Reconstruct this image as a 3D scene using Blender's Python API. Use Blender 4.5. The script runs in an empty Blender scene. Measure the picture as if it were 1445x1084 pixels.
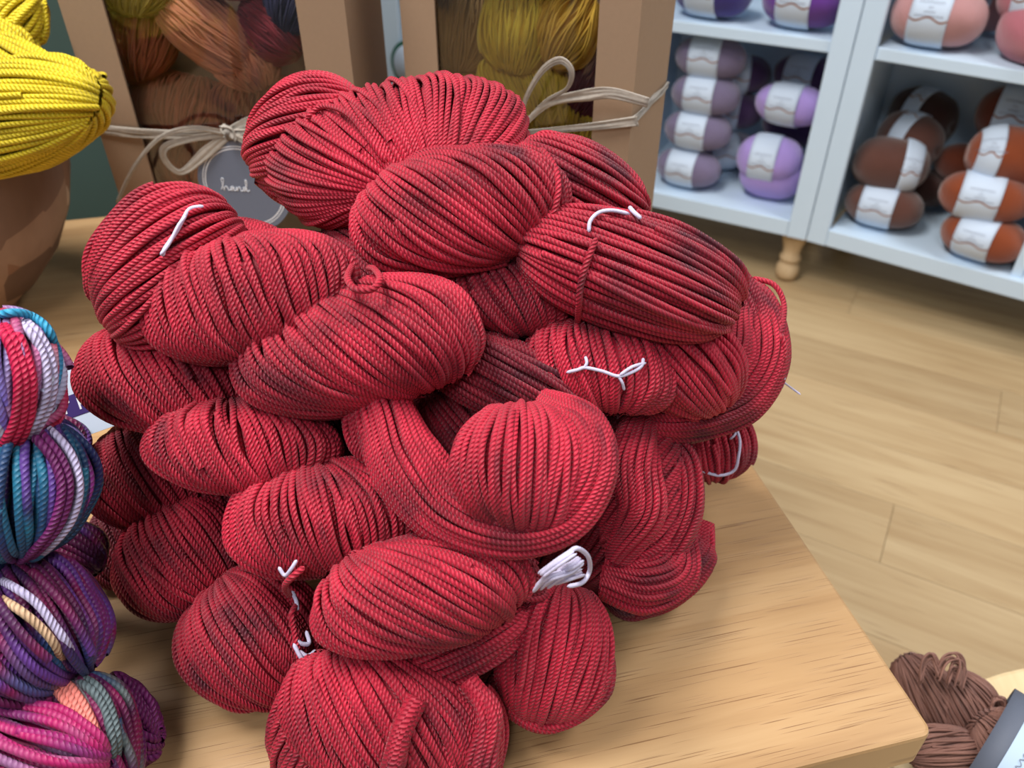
import bpy, math, random
import numpy as np
from mathutils import Vector, Matrix

# ------------------------------------------------------------------ camera, world, light
F_PX, W_PX, H_PX = 1150.0, 1445.0, 1084.0
PITCH = math.radians(37.8)
CAM = np.array([0.0, 0.0, 0.95])
TABLE_Z = 0.50
SP, CP = math.sin(PITCH), math.cos(PITCH)
EX = np.array([1.0, 0, 0]); EY = np.array([0, SP, CP]); EZ = np.array([0, -CP, SP])   # right, up, towards the viewer

scene = bpy.context.scene
col = scene.collection
cam_data = bpy.data.cameras.new('camera')
cam = bpy.data.objects.new('camera', cam_data)
col.objects.link(cam)
cam.location = CAM
cam.rotation_euler = (math.pi / 2 - PITCH, 0, 0)
cam_data.sensor_width = 36.0
cam_data.lens = F_PX / W_PX * 36.0
cam_data.clip_start = 0.02
cam_data.dof.use_dof = True
cam_data.dof.focus_distance = 0.46
cam_data.dof.aperture_fstop = 9.0
scene.camera = cam

world = bpy.data.worlds.new('world')
scene.world = world
world.use_nodes = True
wb = world.node_tree.nodes['Background']
wb.inputs[0].default_value = (0.86, 0.93, 1.0, 1)
wb.inputs[1].default_value = 0.125

def area(name, loc, target, size, size_y, power, color):
    l = bpy.data.lights.new(name, 'AREA')
    l.shape = 'RECTANGLE'; l.size = size; l.size_y = size_y
    l.energy = power; l.color = color
    o = bpy.data.objects.new(name, l)
    col.objects.link(o)
    o.location = loc
    o.rotation_euler = (Vector(target) - Vector(loc)).to_track_quat('-Z', 'Y').to_euler()
    return o
area('ceiling_panel_light', (-0.75, 0.45, 2.55), (-0.75, 0.45, 0), 0.6, 1.2, 46, (1.0, 0.97, 0.94))
area('ceiling_panel_light', (1.55, 0.65, 2.55), (1.55, 0.65, 0), 0.6, 1.2, 28, (1.0, 0.98, 0.97))
area('ceiling_panel_light', (-0.35, -1.3, 2.55), (-0.35, -1.3, 0), 0.6, 1.2, 22, (0.95, 0.98, 1.0))

vs = scene.view_settings
vs.view_transform = 'Standard'
vs.look = 'None'
vs.gamma = 1.0
vs.use_curve_mapping = False
vs.exposure = 0.62

# ------------------------------------------------------------------ projection helpers (used to place things at real distances)
def ray(px, py):
    return np.array([(px - W_PX / 2) / F_PX, 0, 0]) + ((H_PX / 2 - py) / F_PX) * EY - EZ
def at(px, py, d):
    return CAM + d * ray(px, py)
def at_z(px, py, z):
    r = ray(px, py)
    return CAM + r * ((z - CAM[2]) / r[2])
def at_plane(px, py, p0, n):
    r = ray(px, py)
    return CAM + r * (np.dot(np.asarray(p0) - CAM, n) / np.dot(r, n))
def unit(v):
    v = np.asarray(v, float)
    return v / np.linalg.norm(v)

# ------------------------------------------------------------------ node helpers
def rgb(r, g, b):
    f = lambda c: ((c / 255.0 + 0.055) / 1.055) ** 2.4 if c > 10 else c / 255.0 / 12.92
    return (f(r), f(g), f(b), 1.0)

class NT:
    def __init__(self, name):
        self.m = bpy.data.materials.new(name)
        self.m.use_nodes = True
        self.t = self.m.node_tree
        self.b = self.t.nodes['Principled BSDF']
    def n(self, typ, **kw):
        nd = self.t.nodes.new(typ)
        for k, v in kw.items():
            setattr(nd, k, v)
        return nd
    def l(self, a, b):
        self.t.links.new(a, b)
    def val(self, sock, v):
        if hasattr(v, 'is_linked') or isinstance(v, bpy.types.NodeSocket):
            self.l(v, sock)
        else:
            sock.default_value = v
    def math(self, op, a, b=None, c=None):
        nd = self.n('ShaderNodeMath', operation=op)
        self.val(nd.inputs[0], a)
        if b is not None: self.val(nd.inputs[1], b)
        if c is not None: self.val(nd.inputs[2], c)
        return nd.outputs[0]
    def mix(self, fac, a, b, mode='MIX'):
        nd = self.n('ShaderNodeMix', data_type='RGBA', blend_type=mode)
        self.val(nd.inputs[0], fac)
        self.val(nd.inputs[6], a)
        self.val(nd.inputs[7], b)
        return nd.outputs[2]
    def noise(self, vec, scale, detail=2.0, rough=0.5, dist=0.0):
        nd = self.n('ShaderNodeTexNoise')
        if vec is not None: self.l(vec, nd.inputs['Vector'])
        nd.inputs['Scale'].default_value = scale
        nd.inputs['Detail'].default_value = detail
        nd.inputs['Roughness'].default_value = rough
        nd.inputs['Distortion'].default_value = dist
        return nd.outputs['Fac']
    def mapping(self, vec, scale=(1, 1, 1), rot=(0, 0, 0), loc=(0, 0, 0)):
        nd = self.n('ShaderNodeMapping')
        self.l(vec, nd.inputs[0])
        nd.inputs['Location'].default_value = loc
        nd.inputs['Rotation'].default_value = rot
        nd.inputs['Scale'].default_value = scale
        return nd.outputs[0]
    def ramp(self, fac, stops, interp='LINEAR'):
        nd = self.n('ShaderNodeValToRGB')
        cr = nd.color_ramp
        cr.interpolation = interp
        while len(cr.elements) < len(stops):
            cr.elements.new(0.5)
        for e, (p, c) in zip(cr.elements, stops):
            e.position = p
            e.color = c if len(c) == 4 else (*c, 1)
        self.l(fac, nd.inputs[0])
        return nd.outputs[0]
    def bump(self, h, strength, dist, normal=None):
        nd = self.n('ShaderNodeBump')
        nd.inputs['Strength'].default_value = strength
        nd.inputs['Distance'].default_value = dist
        self.l(h, nd.inputs['Height'])
        if normal is not None: self.l(normal, nd.inputs['Normal'])
        self.l(nd.outputs[0], self.b.inputs['Normal'])
        return nd.outputs[0]
    def coords(self, which='Object'):
        return self.n('ShaderNodeTexCoord').outputs[which]

def plain(name, c, rough=0.6, spec=0.3, noise_amt=0.0, noise_scale=40, bump=0.0):
    t = NT(name)
    t.b.inputs['Roughness'].default_value = rough
    t.b.inputs['Specular IOR Level'].default_value = spec
    if noise_amt > 0:
        f = t.noise(t.coords(), noise_scale, 3)
        c2 = tuple(x * (1 - noise_amt) for x in c[:3]) + (1,)
        t.l(t.mix(f, c2, c), t.b.inputs['Base Color'])
        if bump:
            t.bump(f, 0.4, bump)
    else:
        t.b.inputs['Base Color'].default_value = c
    return t.m

# yarn: UV u = metres along the strand, v = strand number + position round the strand
def yarn_uv(t):
    uv = t.n('ShaderNodeUVMap'); uv.uv_map = 'strand'
    s = t.n('ShaderNodeSeparateXYZ'); t.l(uv.outputs[0], s.inputs[0])
    u, v = s.outputs[0], s.outputs[1]
    return u, v, t.math('FLOOR', v)

def ply_relief(t, u, v, plies, pitch, strength, dist):
    ph = t.math('ADD', t.math('MULTIPLY', v, -float(plies)), t.math('DIVIDE', u, pitch))
    w = t.math('ABSOLUTE', t.math('SINE', t.math('MULTIPLY', ph, math.pi)))
    w = t.math('POWER', w, 0.6)
    t.bump(w, strength, dist)
    return w

def yarn_dyed(name, bright, mid, dark, patch=22.0, lo=0.30, hi=0.62, plies=4, pitch=0.0024, dist=0.0010, rough=0.55, sheen=0.25, seed=0.0, strength=0.85):
    t = NT(name)
    u, v, sid = yarn_uv(t)
    co = t.mapping(t.coords(), loc=(seed, seed * 1.7, -seed))
    big = t.noise(co, patch, 2.0, 0.55)
    cv = t.n('ShaderNodeCombineXYZ'); t.l(t.math('MULTIPLY', u, 30.0), cv.inputs[0]); t.l(t.math('MULTIPLY', sid, 3.37), cv.inputs[1])
    fine = t.noise(cv.outputs[0], 1.0, 2.0, 0.6)
    f = t.math('ADD', t.math('MULTIPLY', big, 0.62), t.math('MULTIPLY', fine, 0.38))
    c = t.ramp(f, [(lo, dark), ((lo + hi) / 2, mid), (hi, bright)])
    w = ply_relief(t, u, v, plies, pitch, strength, dist)
    t.l(c, t.b.inputs['Base Color'])
    t.b.inputs['Roughness'].default_value = rough
    t.b.inputs['Specular IOR Level'].default_value = 0.35
    t.b.inputs['Sheen Weight'].default_value = sheen
    t.b.inputs['Sheen Roughness'].default_value = 0.4
    t.b.inputs['Sheen Tint'].default_value = (min(1, bright[0] * 1.5 + .3), min(1, bright[1] + .35), min(1, bright[2] + .35), 1)
    return t.m

def yarn_variegated(name, stops, ulen=9.0, sfreq=0.16, seed=0.0):
    t = NT(name)
    u, v, sid = yarn_uv(t)
    wn = t.n('ShaderNodeTexWhiteNoise', noise_dimensions='1D'); t.l(sid, wn.inputs['W'])
    cv = t.n('ShaderNodeCombineXYZ')
    t.l(t.math('ADD', t.math('MULTIPLY', u, ulen), t.math('MULTIPLY', wn.outputs[0], 0.55)), cv.inputs[0])
    t.l(t.math('ADD', t.math('MULTIPLY', sid, sfreq), t.math('MULTIPLY', wn.outputs[0], 0.9)), cv.inputs[1])
    cv.inputs[2].default_value = seed
    f = t.noise(cv.outputs[0], 1.0, 1.5, 0.6)
    f = t.math('MULTIPLY_ADD', t.math('SUBTRACT', f, 0.5), 2.3, 0.5)
    n = len(stops)
    c = t.ramp(f, [(i / (n - 1), s) for i, s in enumerate(stops)])
    w = ply_relief(t, u, v, 4, 0.0026, 0.6, 0.0008)
    t.l(c, t.b.inputs['Base Color'])
    t.b.inputs['Roughness'].default_value = 0.5
    t.b.inputs['Specular IOR Level'].default_value = 0.4
    t.b.inputs['Sheen Weight'].default_value = 0.05
    return t.m

# ------------------------------------------------------------------ mesh helpers
def new_obj(name, me, mat=None, parent=None):
    o = bpy.data.objects.new(name, me)
    col.objects.link(o)
    if mat is not None and me is not None and not me.materials:
        me.materials.append(mat)
    if parent is not None:
        o.parent = parent
    return o

def tag(o, label, cat, group=None, kind=None):
    o['label'] = label
    o['category'] = cat
    if group: o['group'] = group
    if kind: o['kind'] = kind
    return o

def thing(name, label, cat, loc=(0, 0, 0), rot=(0, 0, 0), group=None):
    o = bpy.data.objects.new(name, None)
    col.objects.link(o)
    o.location = loc; o.rotation_euler = rot
    o.empty_display_size = 0.02
    return tag(o, label, cat, group)

def mesh_np(name, V, Fq, uv=None, smooth=True):
    """V (n,3), Fq (m,4) quads, uv (m*4,2)"""
    me = bpy.data.meshes.new(name)
    V = np.ascontiguousarray(V, np.float32); Fq = np.ascontiguousarray(Fq, np.int32)
    m = len(Fq)
    me.vertices.add(len(V)); me.vertices.foreach_set('co', V.ravel())
    me.loops.add(m * 4); me.loops.foreach_set('vertex_index', Fq.ravel())
    me.polygons.add(m)
    me.polygons.foreach_set('loop_start', np.arange(0, m * 4, 4, dtype=np.int32))
    me.polygons.foreach_set('loop_total', np.full(m, 4, np.int32))
    me.polygons.foreach_set('use_smooth', np.full(m, smooth))
    if uv is not None:
        lay = me.uv_layers.new(name='strand')
        lay.data.foreach_set('uv', np.ascontiguousarray(uv, np.float32).ravel())
    me.update(calc_edges=True)
    me.validate()
    return me

def mesh_py(name, verts, faces, smooth=False):
    me = bpy.data.meshes.new(name)
    me.from_pydata([tuple(map(float, v)) for v in verts], [], faces)
    for p in me.polygons: p.use_smooth = smooth
    me.update()
    return me

class MB:
    def __init__(self): self.v = []; self.f = []
    def add(self, vs_, fs):
        o = len(self.v); self.v += [tuple(map(float, q)) for q in vs_]; self.f += [tuple(i + o for i in q) for q in fs]
    def box(self, x0, x1, y0, y1, z0, z1):
        self.add([(x0, y0, z0), (x1, y0, z0), (x1, y1, z0), (x0, y1, z0), (x0, y0, z1), (x1, y0, z1), (x1, y1, z1), (x0, y1, z1)],
                 [(0, 3, 2, 1), (4, 5, 6, 7), (0, 1, 5, 4), (1, 2, 6, 5), (2, 3, 7, 6), (3, 0, 4, 7)])
    def mesh(self, name, smooth=False): return mesh_py(name, self.v, self.f, smooth)

def box_obj(name, dims, mat, parent=None, bevel=0.0, seg=2):
    mb = MB(); mb.box(*dims)
    o = new_obj(name, mb.mesh(name), mat, parent)
    if bevel:
        m = o.modifiers.new('bevel', 'BEVEL'); m.width = bevel; m.segments = seg; m.limit_method = 'ANGLE'
    return o

def lathe(name, prof, seg, mat, parent=None, smooth=True):
    V = []; Fs = []
    for (r, z) in prof:
        for k in range(seg):
            a = 2 * math.pi * k / seg
            V.append((r * math.cos(a), r * math.sin(a), z))
    for i in range(len(prof) - 1):
        for k in range(seg):
            k2 = (k + 1) % seg
            Fs.append((i * seg + k, i * seg + k2, (i + 1) * seg + k2, (i + 1) * seg + k))
    Fs.append(tuple(range(seg - 1, -1, -1)))
    Fs.append(tuple((len(prof) - 1) * seg + k for k in range(seg)))
    me = mesh_py(name, V, Fs, smooth)
    return new_obj(name, me, mat, parent)

def tube_arrays(P, ref, r, sides, sid0=0):
    """P (N,M,3) strand centre lines, ref (N,M,3) outward directions, r (N,M) radii"""
    N, M, _ = P.shape
    T = np.gradient(P, axis=1)
    T /= np.maximum(np.linalg.norm(T, axis=2, keepdims=True), 1e-9)
    n = ref - (ref * T).sum(2, keepdims=True) * T
    n /= np.maximum(np.linalg.norm(n, axis=2, keepdims=True), 1e-9)
    b = np.cross(T, n)
    seg = np.linalg.norm(np.diff(P, axis=1), axis=2)
    u = np.concatenate([np.zeros((N, 1)), np.cumsum(seg, axis=1)], axis=1)
    ang = 2 * np.pi * np.arange(sides) / sides
    V = P[:, :, None, :] + r[:, :, None, None] * (np.cos(ang)[None, None, :, None] * n[:, :, None, :] + np.sin(ang)[None, None, :, None] * b[:, :, None, :])
    V = V.reshape(-1, 3)
    i, j, k = np.meshgrid(np.arange(N), np.arange(M - 1), np.arange(sides), indexing='ij')
    k2 = (k + 1) % sides
    idx = lambda a, b_, c: (a * M + b_) * sides + c
    Fq = np.stack([idx(i, j, k), idx(i, j, k2), idx(i, j + 1, k2), idx(i, j + 1, k)], axis=-1).reshape(-1, 4)
    Fq = Fq[:, ::-1]
    u0 = u[i, j]; u1 = u[i, j + 1]
    va = sid0 + i + k / sides * 0.999; vb = sid0 + i + (k + 1) / sides * 0.999
    uv = np.stack([np.stack([u1, va], -1), np.stack([u1, vb], -1), np.stack([u0, vb], -1), np.stack([u0, va], -1)], axis=-2).reshape(-1, 2)
    return V, Fq, uv

def catmull(pts, n):
    pts = np.asarray(pts, float)
    if len(pts) == 2:
        return np.linspace(pts[0], pts[1], n)
    P = np.vstack([2 * pts[0] - pts[1], pts, 2 * pts[-1] - pts[-2]])
    out = []
    for s in np.linspace(0, len(pts) - 1, n):
        i = min(int(s), len(pts) - 2); f = s - i
        p0, p1, p2, p3 = P[i], P[i + 1], P[i + 2], P[i + 3]
        out.append(0.5 * ((2 * p1) + (-p0 + p2) * f + (2 * p0 - 5 * p1 + 4 * p2 - p3) * f ** 2 + (-p0 + 3 * p1 - 3 * p2 + p3) * f ** 3))
    return np.array(out)

def cord(name, pts, r, mat, parent=None, n=None, sides=7, taper=True):
    """one thread along points"""
    n = n or max(12, len(pts) * 8)
    P = catmull(pts, n)[None]
    T = np.gradient(P, axis=1)[0]
    T /= np.maximum(np.linalg.norm(T, axis=1, keepdims=True), 1e-9)
    ref = np.zeros_like(T)
    a = np.array([0.31, 0.52, 0.79]); a = a - a.dot(T[0]) * T[0]; a = unit(a)
    for i in range(n):
        a = a - a.dot(T[i]) * T[i]; a = unit(a); ref[i] = a
    rr = np.full((1, n), r)
    if taper:
        rr[0, 0] = rr[0, -1] = r * 0.15
        rr[0, 1] = rr[0, -2] = r * 0.8
    V, Fq, uv = tube_arrays(P, ref[None], rr, sides, sid0=random.randint(0, 500))
    return new_obj(name, mesh_np(name, V, Fq, uv), mat, parent)

def ribbon(name, pts, widths, normals, thick, mat, parent=None, n=None):
    """a flat band along points: closed box section"""
    n = n or len(pts) * 9
    P = catmull(pts, n)
    Nn = catmull(normals, n) if len(np.shape(normals)) == 2 else np.repeat(np.asarray(normals, float)[None], n, 0)
    Wd = np.interp(np.linspace(0, 1, n), np.linspace(0, 1, len(widths)), widths)
    T = np.gradient(P, axis=0); T /= np.maximum(np.linalg.norm(T, axis=1, keepdims=True), 1e-9)
    Nn = Nn - (Nn * T).sum(1, keepdims=True) * T
    Nn /= np.maximum(np.linalg.norm(Nn, axis=1, keepdims=True), 1e-9)
    S = np.cross(T, Nn)
    V = []; Fs = []
    kk = 11
    rr_ = random.Random(int(abs(P[0].sum()) * 1e5) % 9973)
    cols = [[rr_.uniform(-1, 1) for _ in range(6)] for _ in range(kk)]
    k = 2 * kk
    for i in range(n):
        top_ = []; bot_ = []
        for j in range(kk):
            a = -0.5 + j / (kk - 1)
            hgt = np.interp(i / (n - 1) * 5, range(6), cols[j]) * 1.1
            top_.append(P[i] + S[i] * a * Wd[i] + Nn[i] * (hgt + 0.35) * thick)
            bot_.append(P[i] + S[i] * a * Wd[i] + Nn[i] * (hgt - 0.35) * thick)
        V += top_ + bot_[::-1]
    for i in range(n - 1):
        for q in range(k):
            q2 = (q + 1) % k
            Fs.append((i * k + q, i * k + q2, (i + 1) * k + q2, (i + 1) * k + q))
    Fs.append(tuple(range(k - 1, -1, -1))); Fs.append(tuple((n - 1) * k + q for q in range(k)))
    me = mesh_py(name, V, Fs, True)
    return new_obj(name, me, mat, parent)

# ------------------------------------------------------------------ yarn coils
rng = np.random.default_rng(11)

class Lobe:
    pass

def lobe_geo(px, py, d, a, b, ang, pole, tilt=0.0, tw=0.0, c=None, r=0.00178, slit=0.45, bend=0.0, sq=2.25, floor_z=TABLE_Z, M=26, sides=6,
             loose=0.12, jit=0.30, spacing=2.14, lat=88.0, furrow=3, under=True, wob=0.05):
    """A rounded coil of yarn: a body of given size (pixels at distance d give the size in metres), its strands laid from pole to pole."""
    L = Lobe()
    s = d / F_PX
    A, B = a * s, b * s
    C = (min(a, b) if c is None else c) * s
    al = math.radians(ang)
    Ax = math.cos(al) * EX + math.sin(al) * EY
    Bx = -math.sin(al) * EX + math.cos(al) * EY
    cen = at(px, py, d)
    R = np.stack([Ax, Bx, EZ], 1)
    S = np.array([A, B, C])
    L.cen, L.R, L.S, L.r = cen, R, S, r
    ph = math.radians(pole); ti = math.radians(tilt)
    pd = math.cos(ti) * (math.cos(ph) * EX + math.sin(ph) * EY) + math.sin(ti) * EZ
    p_loc = unit((R.T @ pd) / S)
    h = np.array([0, 0, 1.0]) if abs(p_loc[2]) < 0.9 else np.array([1.0, 0, 0])
    e1 = unit(np.cross(h, p_loc)); e2 = np.cross(p_loc, e1)
    seeds = rng.uniform(0, 6.28, 8)
    def surf(latv, th):
        cl_ = np.cos(latv); ce = cl_ * (1 - slit) + slit
        q = (ce * np.cos(th))[..., None] * e1 + (cl_ * np.sin(th))[..., None] * e2 + np.sin(latv)[..., None] * p_loc
        nrm = (np.abs(q) ** sq).sum(-1, keepdims=True) ** (1 / sq)
        q = q / nrm
        # soft uneven body
        k = 1 + wob * (np.sin(2.1 * q[..., 0] + 1.7 * q[..., 1] * 2 + seeds[0]) + np.sin(3.1 * q[..., 1] - 2.3 * q[..., 2] + seeds[1])) * 0.5
        return q * k[..., None]
    def to_world(q, off):
        nl = q / S; nl = nl / np.maximum(np.linalg.norm(nl, axis=-1, keepdims=True), 1e-9)
        loc = q * S + nl * off[..., None]
        if bend:
            loc = loc.copy(); loc[..., 1] += bend * s * (q[..., 0] ** 2 - 0.3)
        return cen + loc @ R.T, nl @ R.T
    # equal arc spacing at the equator
    tt = np.linspace(0, 2 * np.pi, 721)
    eq, _ = to_world(surf(np.zeros_like(tt), tt), np.zeros_like(tt))
    arc = np.concatenate([[0], np.cumsum(np.linalg.norm(np.diff(eq, axis=0), axis=1))])
    N = max(12, int(arc[-1] / (spacing * r)))
    furs = [(rng.uniform(0, 1), rng.uniform(0.8, 1.6), rng.uniform(0.008, 0.02)) for _ in range(furrow)]
    parts = []
    def layer(fr, off0, tw_, la0, la1, sid0, rad, M=M, sides=sides):
        n = len(fr)
        la = np.linspace(0, 1, M)[None] * (la1 - la0)[:, None] + la0[:, None]
        jn = sum(rng.normal(0, jit / k, (n, 1)) * np.sin(k * la + rng.uniform(0, 6.28, (n, 1))) for k in (1, 2, 3, 5)) / N
        f2 = (fr[:, None] + jn) % 1.0
        th = np.interp(f2, arc / arc[-1], tt) + tw_ * la / (np.pi / 2)
        off = off0[:, None] + sum(rng.normal(0, 0.32 * r / k ** .5, (n, 1)) * np.sin(k * la + rng.uniform(0, 6.28, (n, 1))) for k in (1, 2, 4, 7))
        for (f0, dp, w) in furs:
            dd = np.abs(((f2 - f0 + 0.5) % 1.0) - 0.5)
            off = off - dp * r * np.exp(-(dd / w) ** 2)
        P, nr = to_world(surf(la, th), off - r)
        P[..., 2] = np.maximum(P[..., 2], floor_z + rad)
        return tube_arrays(P, nr, np.full((n, M), rad), sides, sid0)
    l1 = math.radians(lat)
    fr = (np.arange(N) + rng.uniform(-0.12, 0.12, N)) / N
    parts.append(layer(fr, rng.normal(0, 0.22 * r, N), tw, np.full(N, -l1), np.full(N, l1), 0, r))
    if under:
        n3 = int(N * 0.8)
        parts.append(layer((np.arange(n3) + 0.3) / n3, np.full(n3, -1.9 * r), tw + 0.12, np.full(n3, -l1), np.full(n3, l1), 600, r * 1.1, max(12, M // 2 + 2), 4))
    nl_ = int(N * loose)
    if nl_:
        fr2 = rng.uniform(0, 1, nl_)
        m0 = rng.uniform(-l1, 0.1, nl_); m1 = np.minimum(m0 + rng.uniform(1.3, 2.6, nl_), l1)
        parts.append(layer(fr2, np.full(nl_, 0.9 * r), tw + rng.normal(0, 0.15), m0, m1, 400, r))
    # core under the strands
    nu, nv = 28, 15
    la, th = np.meshgrid(np.linspace(-np.pi / 2, np.pi / 2, nv), np.linspace(0, 2 * np.pi, nu, endpoint=False), indexing='ij')
    P, _ = to_world(surf(la, th), np.full(la.shape, -4.0 * r))
    P[..., 2] = np.maximum(P[..., 2], floor_z + 0.0005)
    i, j = np.meshgrid(np.arange(nv - 1), np.arange(nu), indexing='ij')
    j2 = (j + 1) % nu
    Fq = np.stack([i * nu + j, i * nu + j2, (i + 1) * nu + j2, (i + 1) * nu + j], -1).reshape(-1, 4)
    parts.append((P.reshape(-1, 3), Fq, np.tile(np.array([[0.0, 900.5]]), (len(Fq) * 4, 1))))
    Vs, Fs, Us = [], [], []; o = 0
    for V, Fq, U in parts:
        Vs.append(V); Fs.append(Fq + o); Us.append(U); o += len(V)
    L.mesh = mesh_np('yarn_coil', np.vstack(Vs), np.vstack(Fs), np.vstack(Us))
    return L

def path_geo(path, rads, tw=0.6, r=0.00178, floor_z=TABLE_Z, M=None, sides=6, spacing=2.14, flat=1.0, jit=0.3, **_):
    """a bundle of yarn following a bent line; path points (px, py, distance), radii in px"""
    L = Lobe()
    pts = np.array([at(*q) for q in path]); ds = np.array([q[2] for q in path])
    M = M or 10 * len(path)
    C = catmull(pts, M)
    Rr = np.interp(np.linspace(0, 1, M), np.linspace(0, 1, len(rads)), rads) * np.interp(np.linspace(0, 1, M), np.linspace(0, 1, len(ds)), ds) / F_PX
    T = np.gradient(C, axis=0); T /= np.linalg.norm(T, axis=1, keepdims=True)
    nn = EZ[None] - (T @ EZ)[:, None] * T; nn /= np.linalg.norm(nn, axis=1, keepdims=True)
    bb = np.cross(T, nn)
    N = max(8, int(2 * np.pi * Rr.max() / (spacing * r)))
    t = np.linspace(0, 1, M)[None]
    def lay(n, off, rad, sd, sid):
        th = 2 * np.pi * (np.arange(n)[:, None] + rng.uniform(-.12, .12, (n, 1))) / n + tw * (t - .5)
        th = th + sum(rng.normal(0, jit / k, (n, 1)) * np.sin(k * 3.1 * t + rng.uniform(0, 6.28, (n, 1))) for k in (1, 2, 3)) * 2 * np.pi / n
        q = off + rng.normal(0, .25 * r, (n, 1)) + sum(rng.normal(0, .3 * r, (n, 1)) * np.sin(k * 3.1 * t + rng.uniform(0, 6.28, (n, 1))) for k in (1, 2, 3))
        Rq = np.maximum(Rr[None] - r + q, 0.0006)[..., None]
        dirn = np.cos(th)[..., None] * nn[None] * flat + np.sin(th)[..., None] * bb[None]
        P = C[None] + Rq * dirn
        P[..., 2] = np.maximum(P[..., 2], floor_z + rad)
        return tube_arrays(P, dirn, np.full((n, M), rad), sd, sid)
    parts = [lay(N, 0.0, r, sides, 0), lay(max(6, int(N * .75)), -1.9 * r, r * 1.1, 4, 600), lay(8, -4.0 * r, 3.0 * r, 5, 700)]
    Vs, Fs, Us = [], [], []; o = 0
    for V, Fq, U in parts:
        Vs.append(V); Fs.append(Fq + o); Us.append(U); o += len(V)
    L.mesh = mesh_np('yarn_coil', np.vstack(Vs), np.vstack(Fs), np.vstack(Us))
    L.cen = C[M // 2]; L.R = np.stack([EX, EY, EZ], 1); L.S = np.full(3, Rr.max()); L.r = r
    return L

def pt(path, rads, **k):
    q = dict(px=path[0][0], py=path[0][1], d=path[0][2], path=path, rads=rads); q.update(k); return q

def on_lobe(L, px, py, lift=1.0):
    """where a sight line meets the coil, lifted by lift strand radii"""
    r = ray(px, py)
    S = L.S + lift * L.r
    o = (L.R.T @ (CAM - L.cen)) / S; dd = (L.R.T @ r) / S
    A = dd.dot(dd); B = 2 * o.dot(dd); C = o.dot(o) - 1
    D = B * B - 4 * A * C
    t = (-B - math.sqrt(D)) / (2 * A) if D > 0 else -B / (2 * A)
    return CAM + t * r

def hank(label, coils, mat, group=None, name='yarn_hank', cat='yarn', **kw):
    base = at(coils[0]['px'], coils[0]['py'], coils[0]['d'])
    root = thing(name, label, cat, (base[0], base[1], kw.get('floor_z', TABLE_Z)), group=group)
    inv = Matrix.Translation(root.location).inverted()
    Ls = []
    for cdict in coils:
        q = dict(kw); q.update(cdict)
        m = q.pop('mat', mat)
        if 'path' in q:
            for kk in ('px', 'py', 'd'): q.pop(kk)
            L = path_geo(**q)
        else:
            L = lobe_geo(**q)
        o = new_obj('yarn_coil', L.mesh, m, root)
        o.matrix_parent_inverse = inv
        Ls.append(L)
    return root, Ls

def attach(o, root):
    o.parent = root
    o.matrix_parent_inverse = Matrix.Translation(root.location).inverted()
    return o

def cl(px, py, d, a, b, ang, pole, tilt=0.0, **k):
    q = dict(px=px, py=py, d=d, a=a, b=b, ang=ang, pole=pole, tilt=tilt); q.update(k); return q

# ------------------------------------------------------------------ materials
RED_B, RED_M, RED_D = (0.54, 0.017, 0.046, 1), (0.34, 0.010, 0.028, 1), (0.06, 0.005, 0.014, 1)
M_red = yarn_dyed('red_yarn', RED_B, RED_M, RED_D, seed=0.3)
M_red2 = yarn_dyed('red_yarn_mottled', RED_B, RED_M, RED_D, lo=0.33, hi=0.66, seed=4.1)
M_redshade = yarn_dyed('red_yarn_shaded', RED_M, (0.22, 0.010, 0.024, 1), RED_D, lo=0.32, hi=0.64, seed=7.7)  # darker copy of the red: shade between coils put into the colour
M_yellow = yarn_dyed('yellow_yarn', (0.72, 0.54, 0.012, 1), (0.56, 0.42, 0.010, 1), (0.30, 0.22, 0.006, 1), lo=0.25, hi=0.6, pitch=0.0032, dist=0.0010, seed=1.2)
M_brownh = yarn_dyed('brown_fine_yarn', (0.27, 0.13, 0.095, 1), (0.20, 0.092, 0.068, 1), (0.11, 0.048, 0.038, 1), pitch=0.0012, dist=0.0003, seed=2.2, sheen=0.3)
M_white_thread = plain('white_cotton_thread', rgb(206, 200, 226), 0.85, 0.15, 0.2, 500, 0.0006)
M_v1 = yarn_variegated('variegated_yarn_pale', [rgb(40, 150, 190), rgb(60, 60, 130), rgb(110, 90, 170), rgb(180, 190, 210), rgb(190, 16, 70), rgb(130, 120, 170), rgb(170, 10, 60), rgb(84, 90, 130), rgb(190, 190, 220)], ulen=3, seed=3.3)
M_v2 = yarn_variegated('variegated_yarn_teal', [rgb(150, 60, 150), rgb(60, 24, 80), rgb(24, 40, 90), rgb(16, 60, 96), rgb(24, 100, 128), rgb(30, 30, 80), rgb(86, 50, 130), rgb(150, 140, 210)], seed=1.1)
M_v3 = yarn_variegated('variegated_yarn_plum', [rgb(24, 80, 124), rgb(36, 44, 96), rgb(56, 16, 64), rgb(104, 14, 66), rgb(66, 22, 78), rgb(92, 50, 130), rgb(118, 16, 70), rgb(64, 70, 120), rgb(214, 164, 140)], seed=2.7)
M_v4 = yarn_variegated('variegated_yarn_rose', [rgb(44, 76, 120), rgb(100, 112, 112), rgb(74, 24, 64), rgb(124, 10, 72), rgb(66, 24, 76), rgb(100, 18, 80), rgb(110, 110, 110), rgb(224, 110, 110)], seed=5.9)

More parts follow.
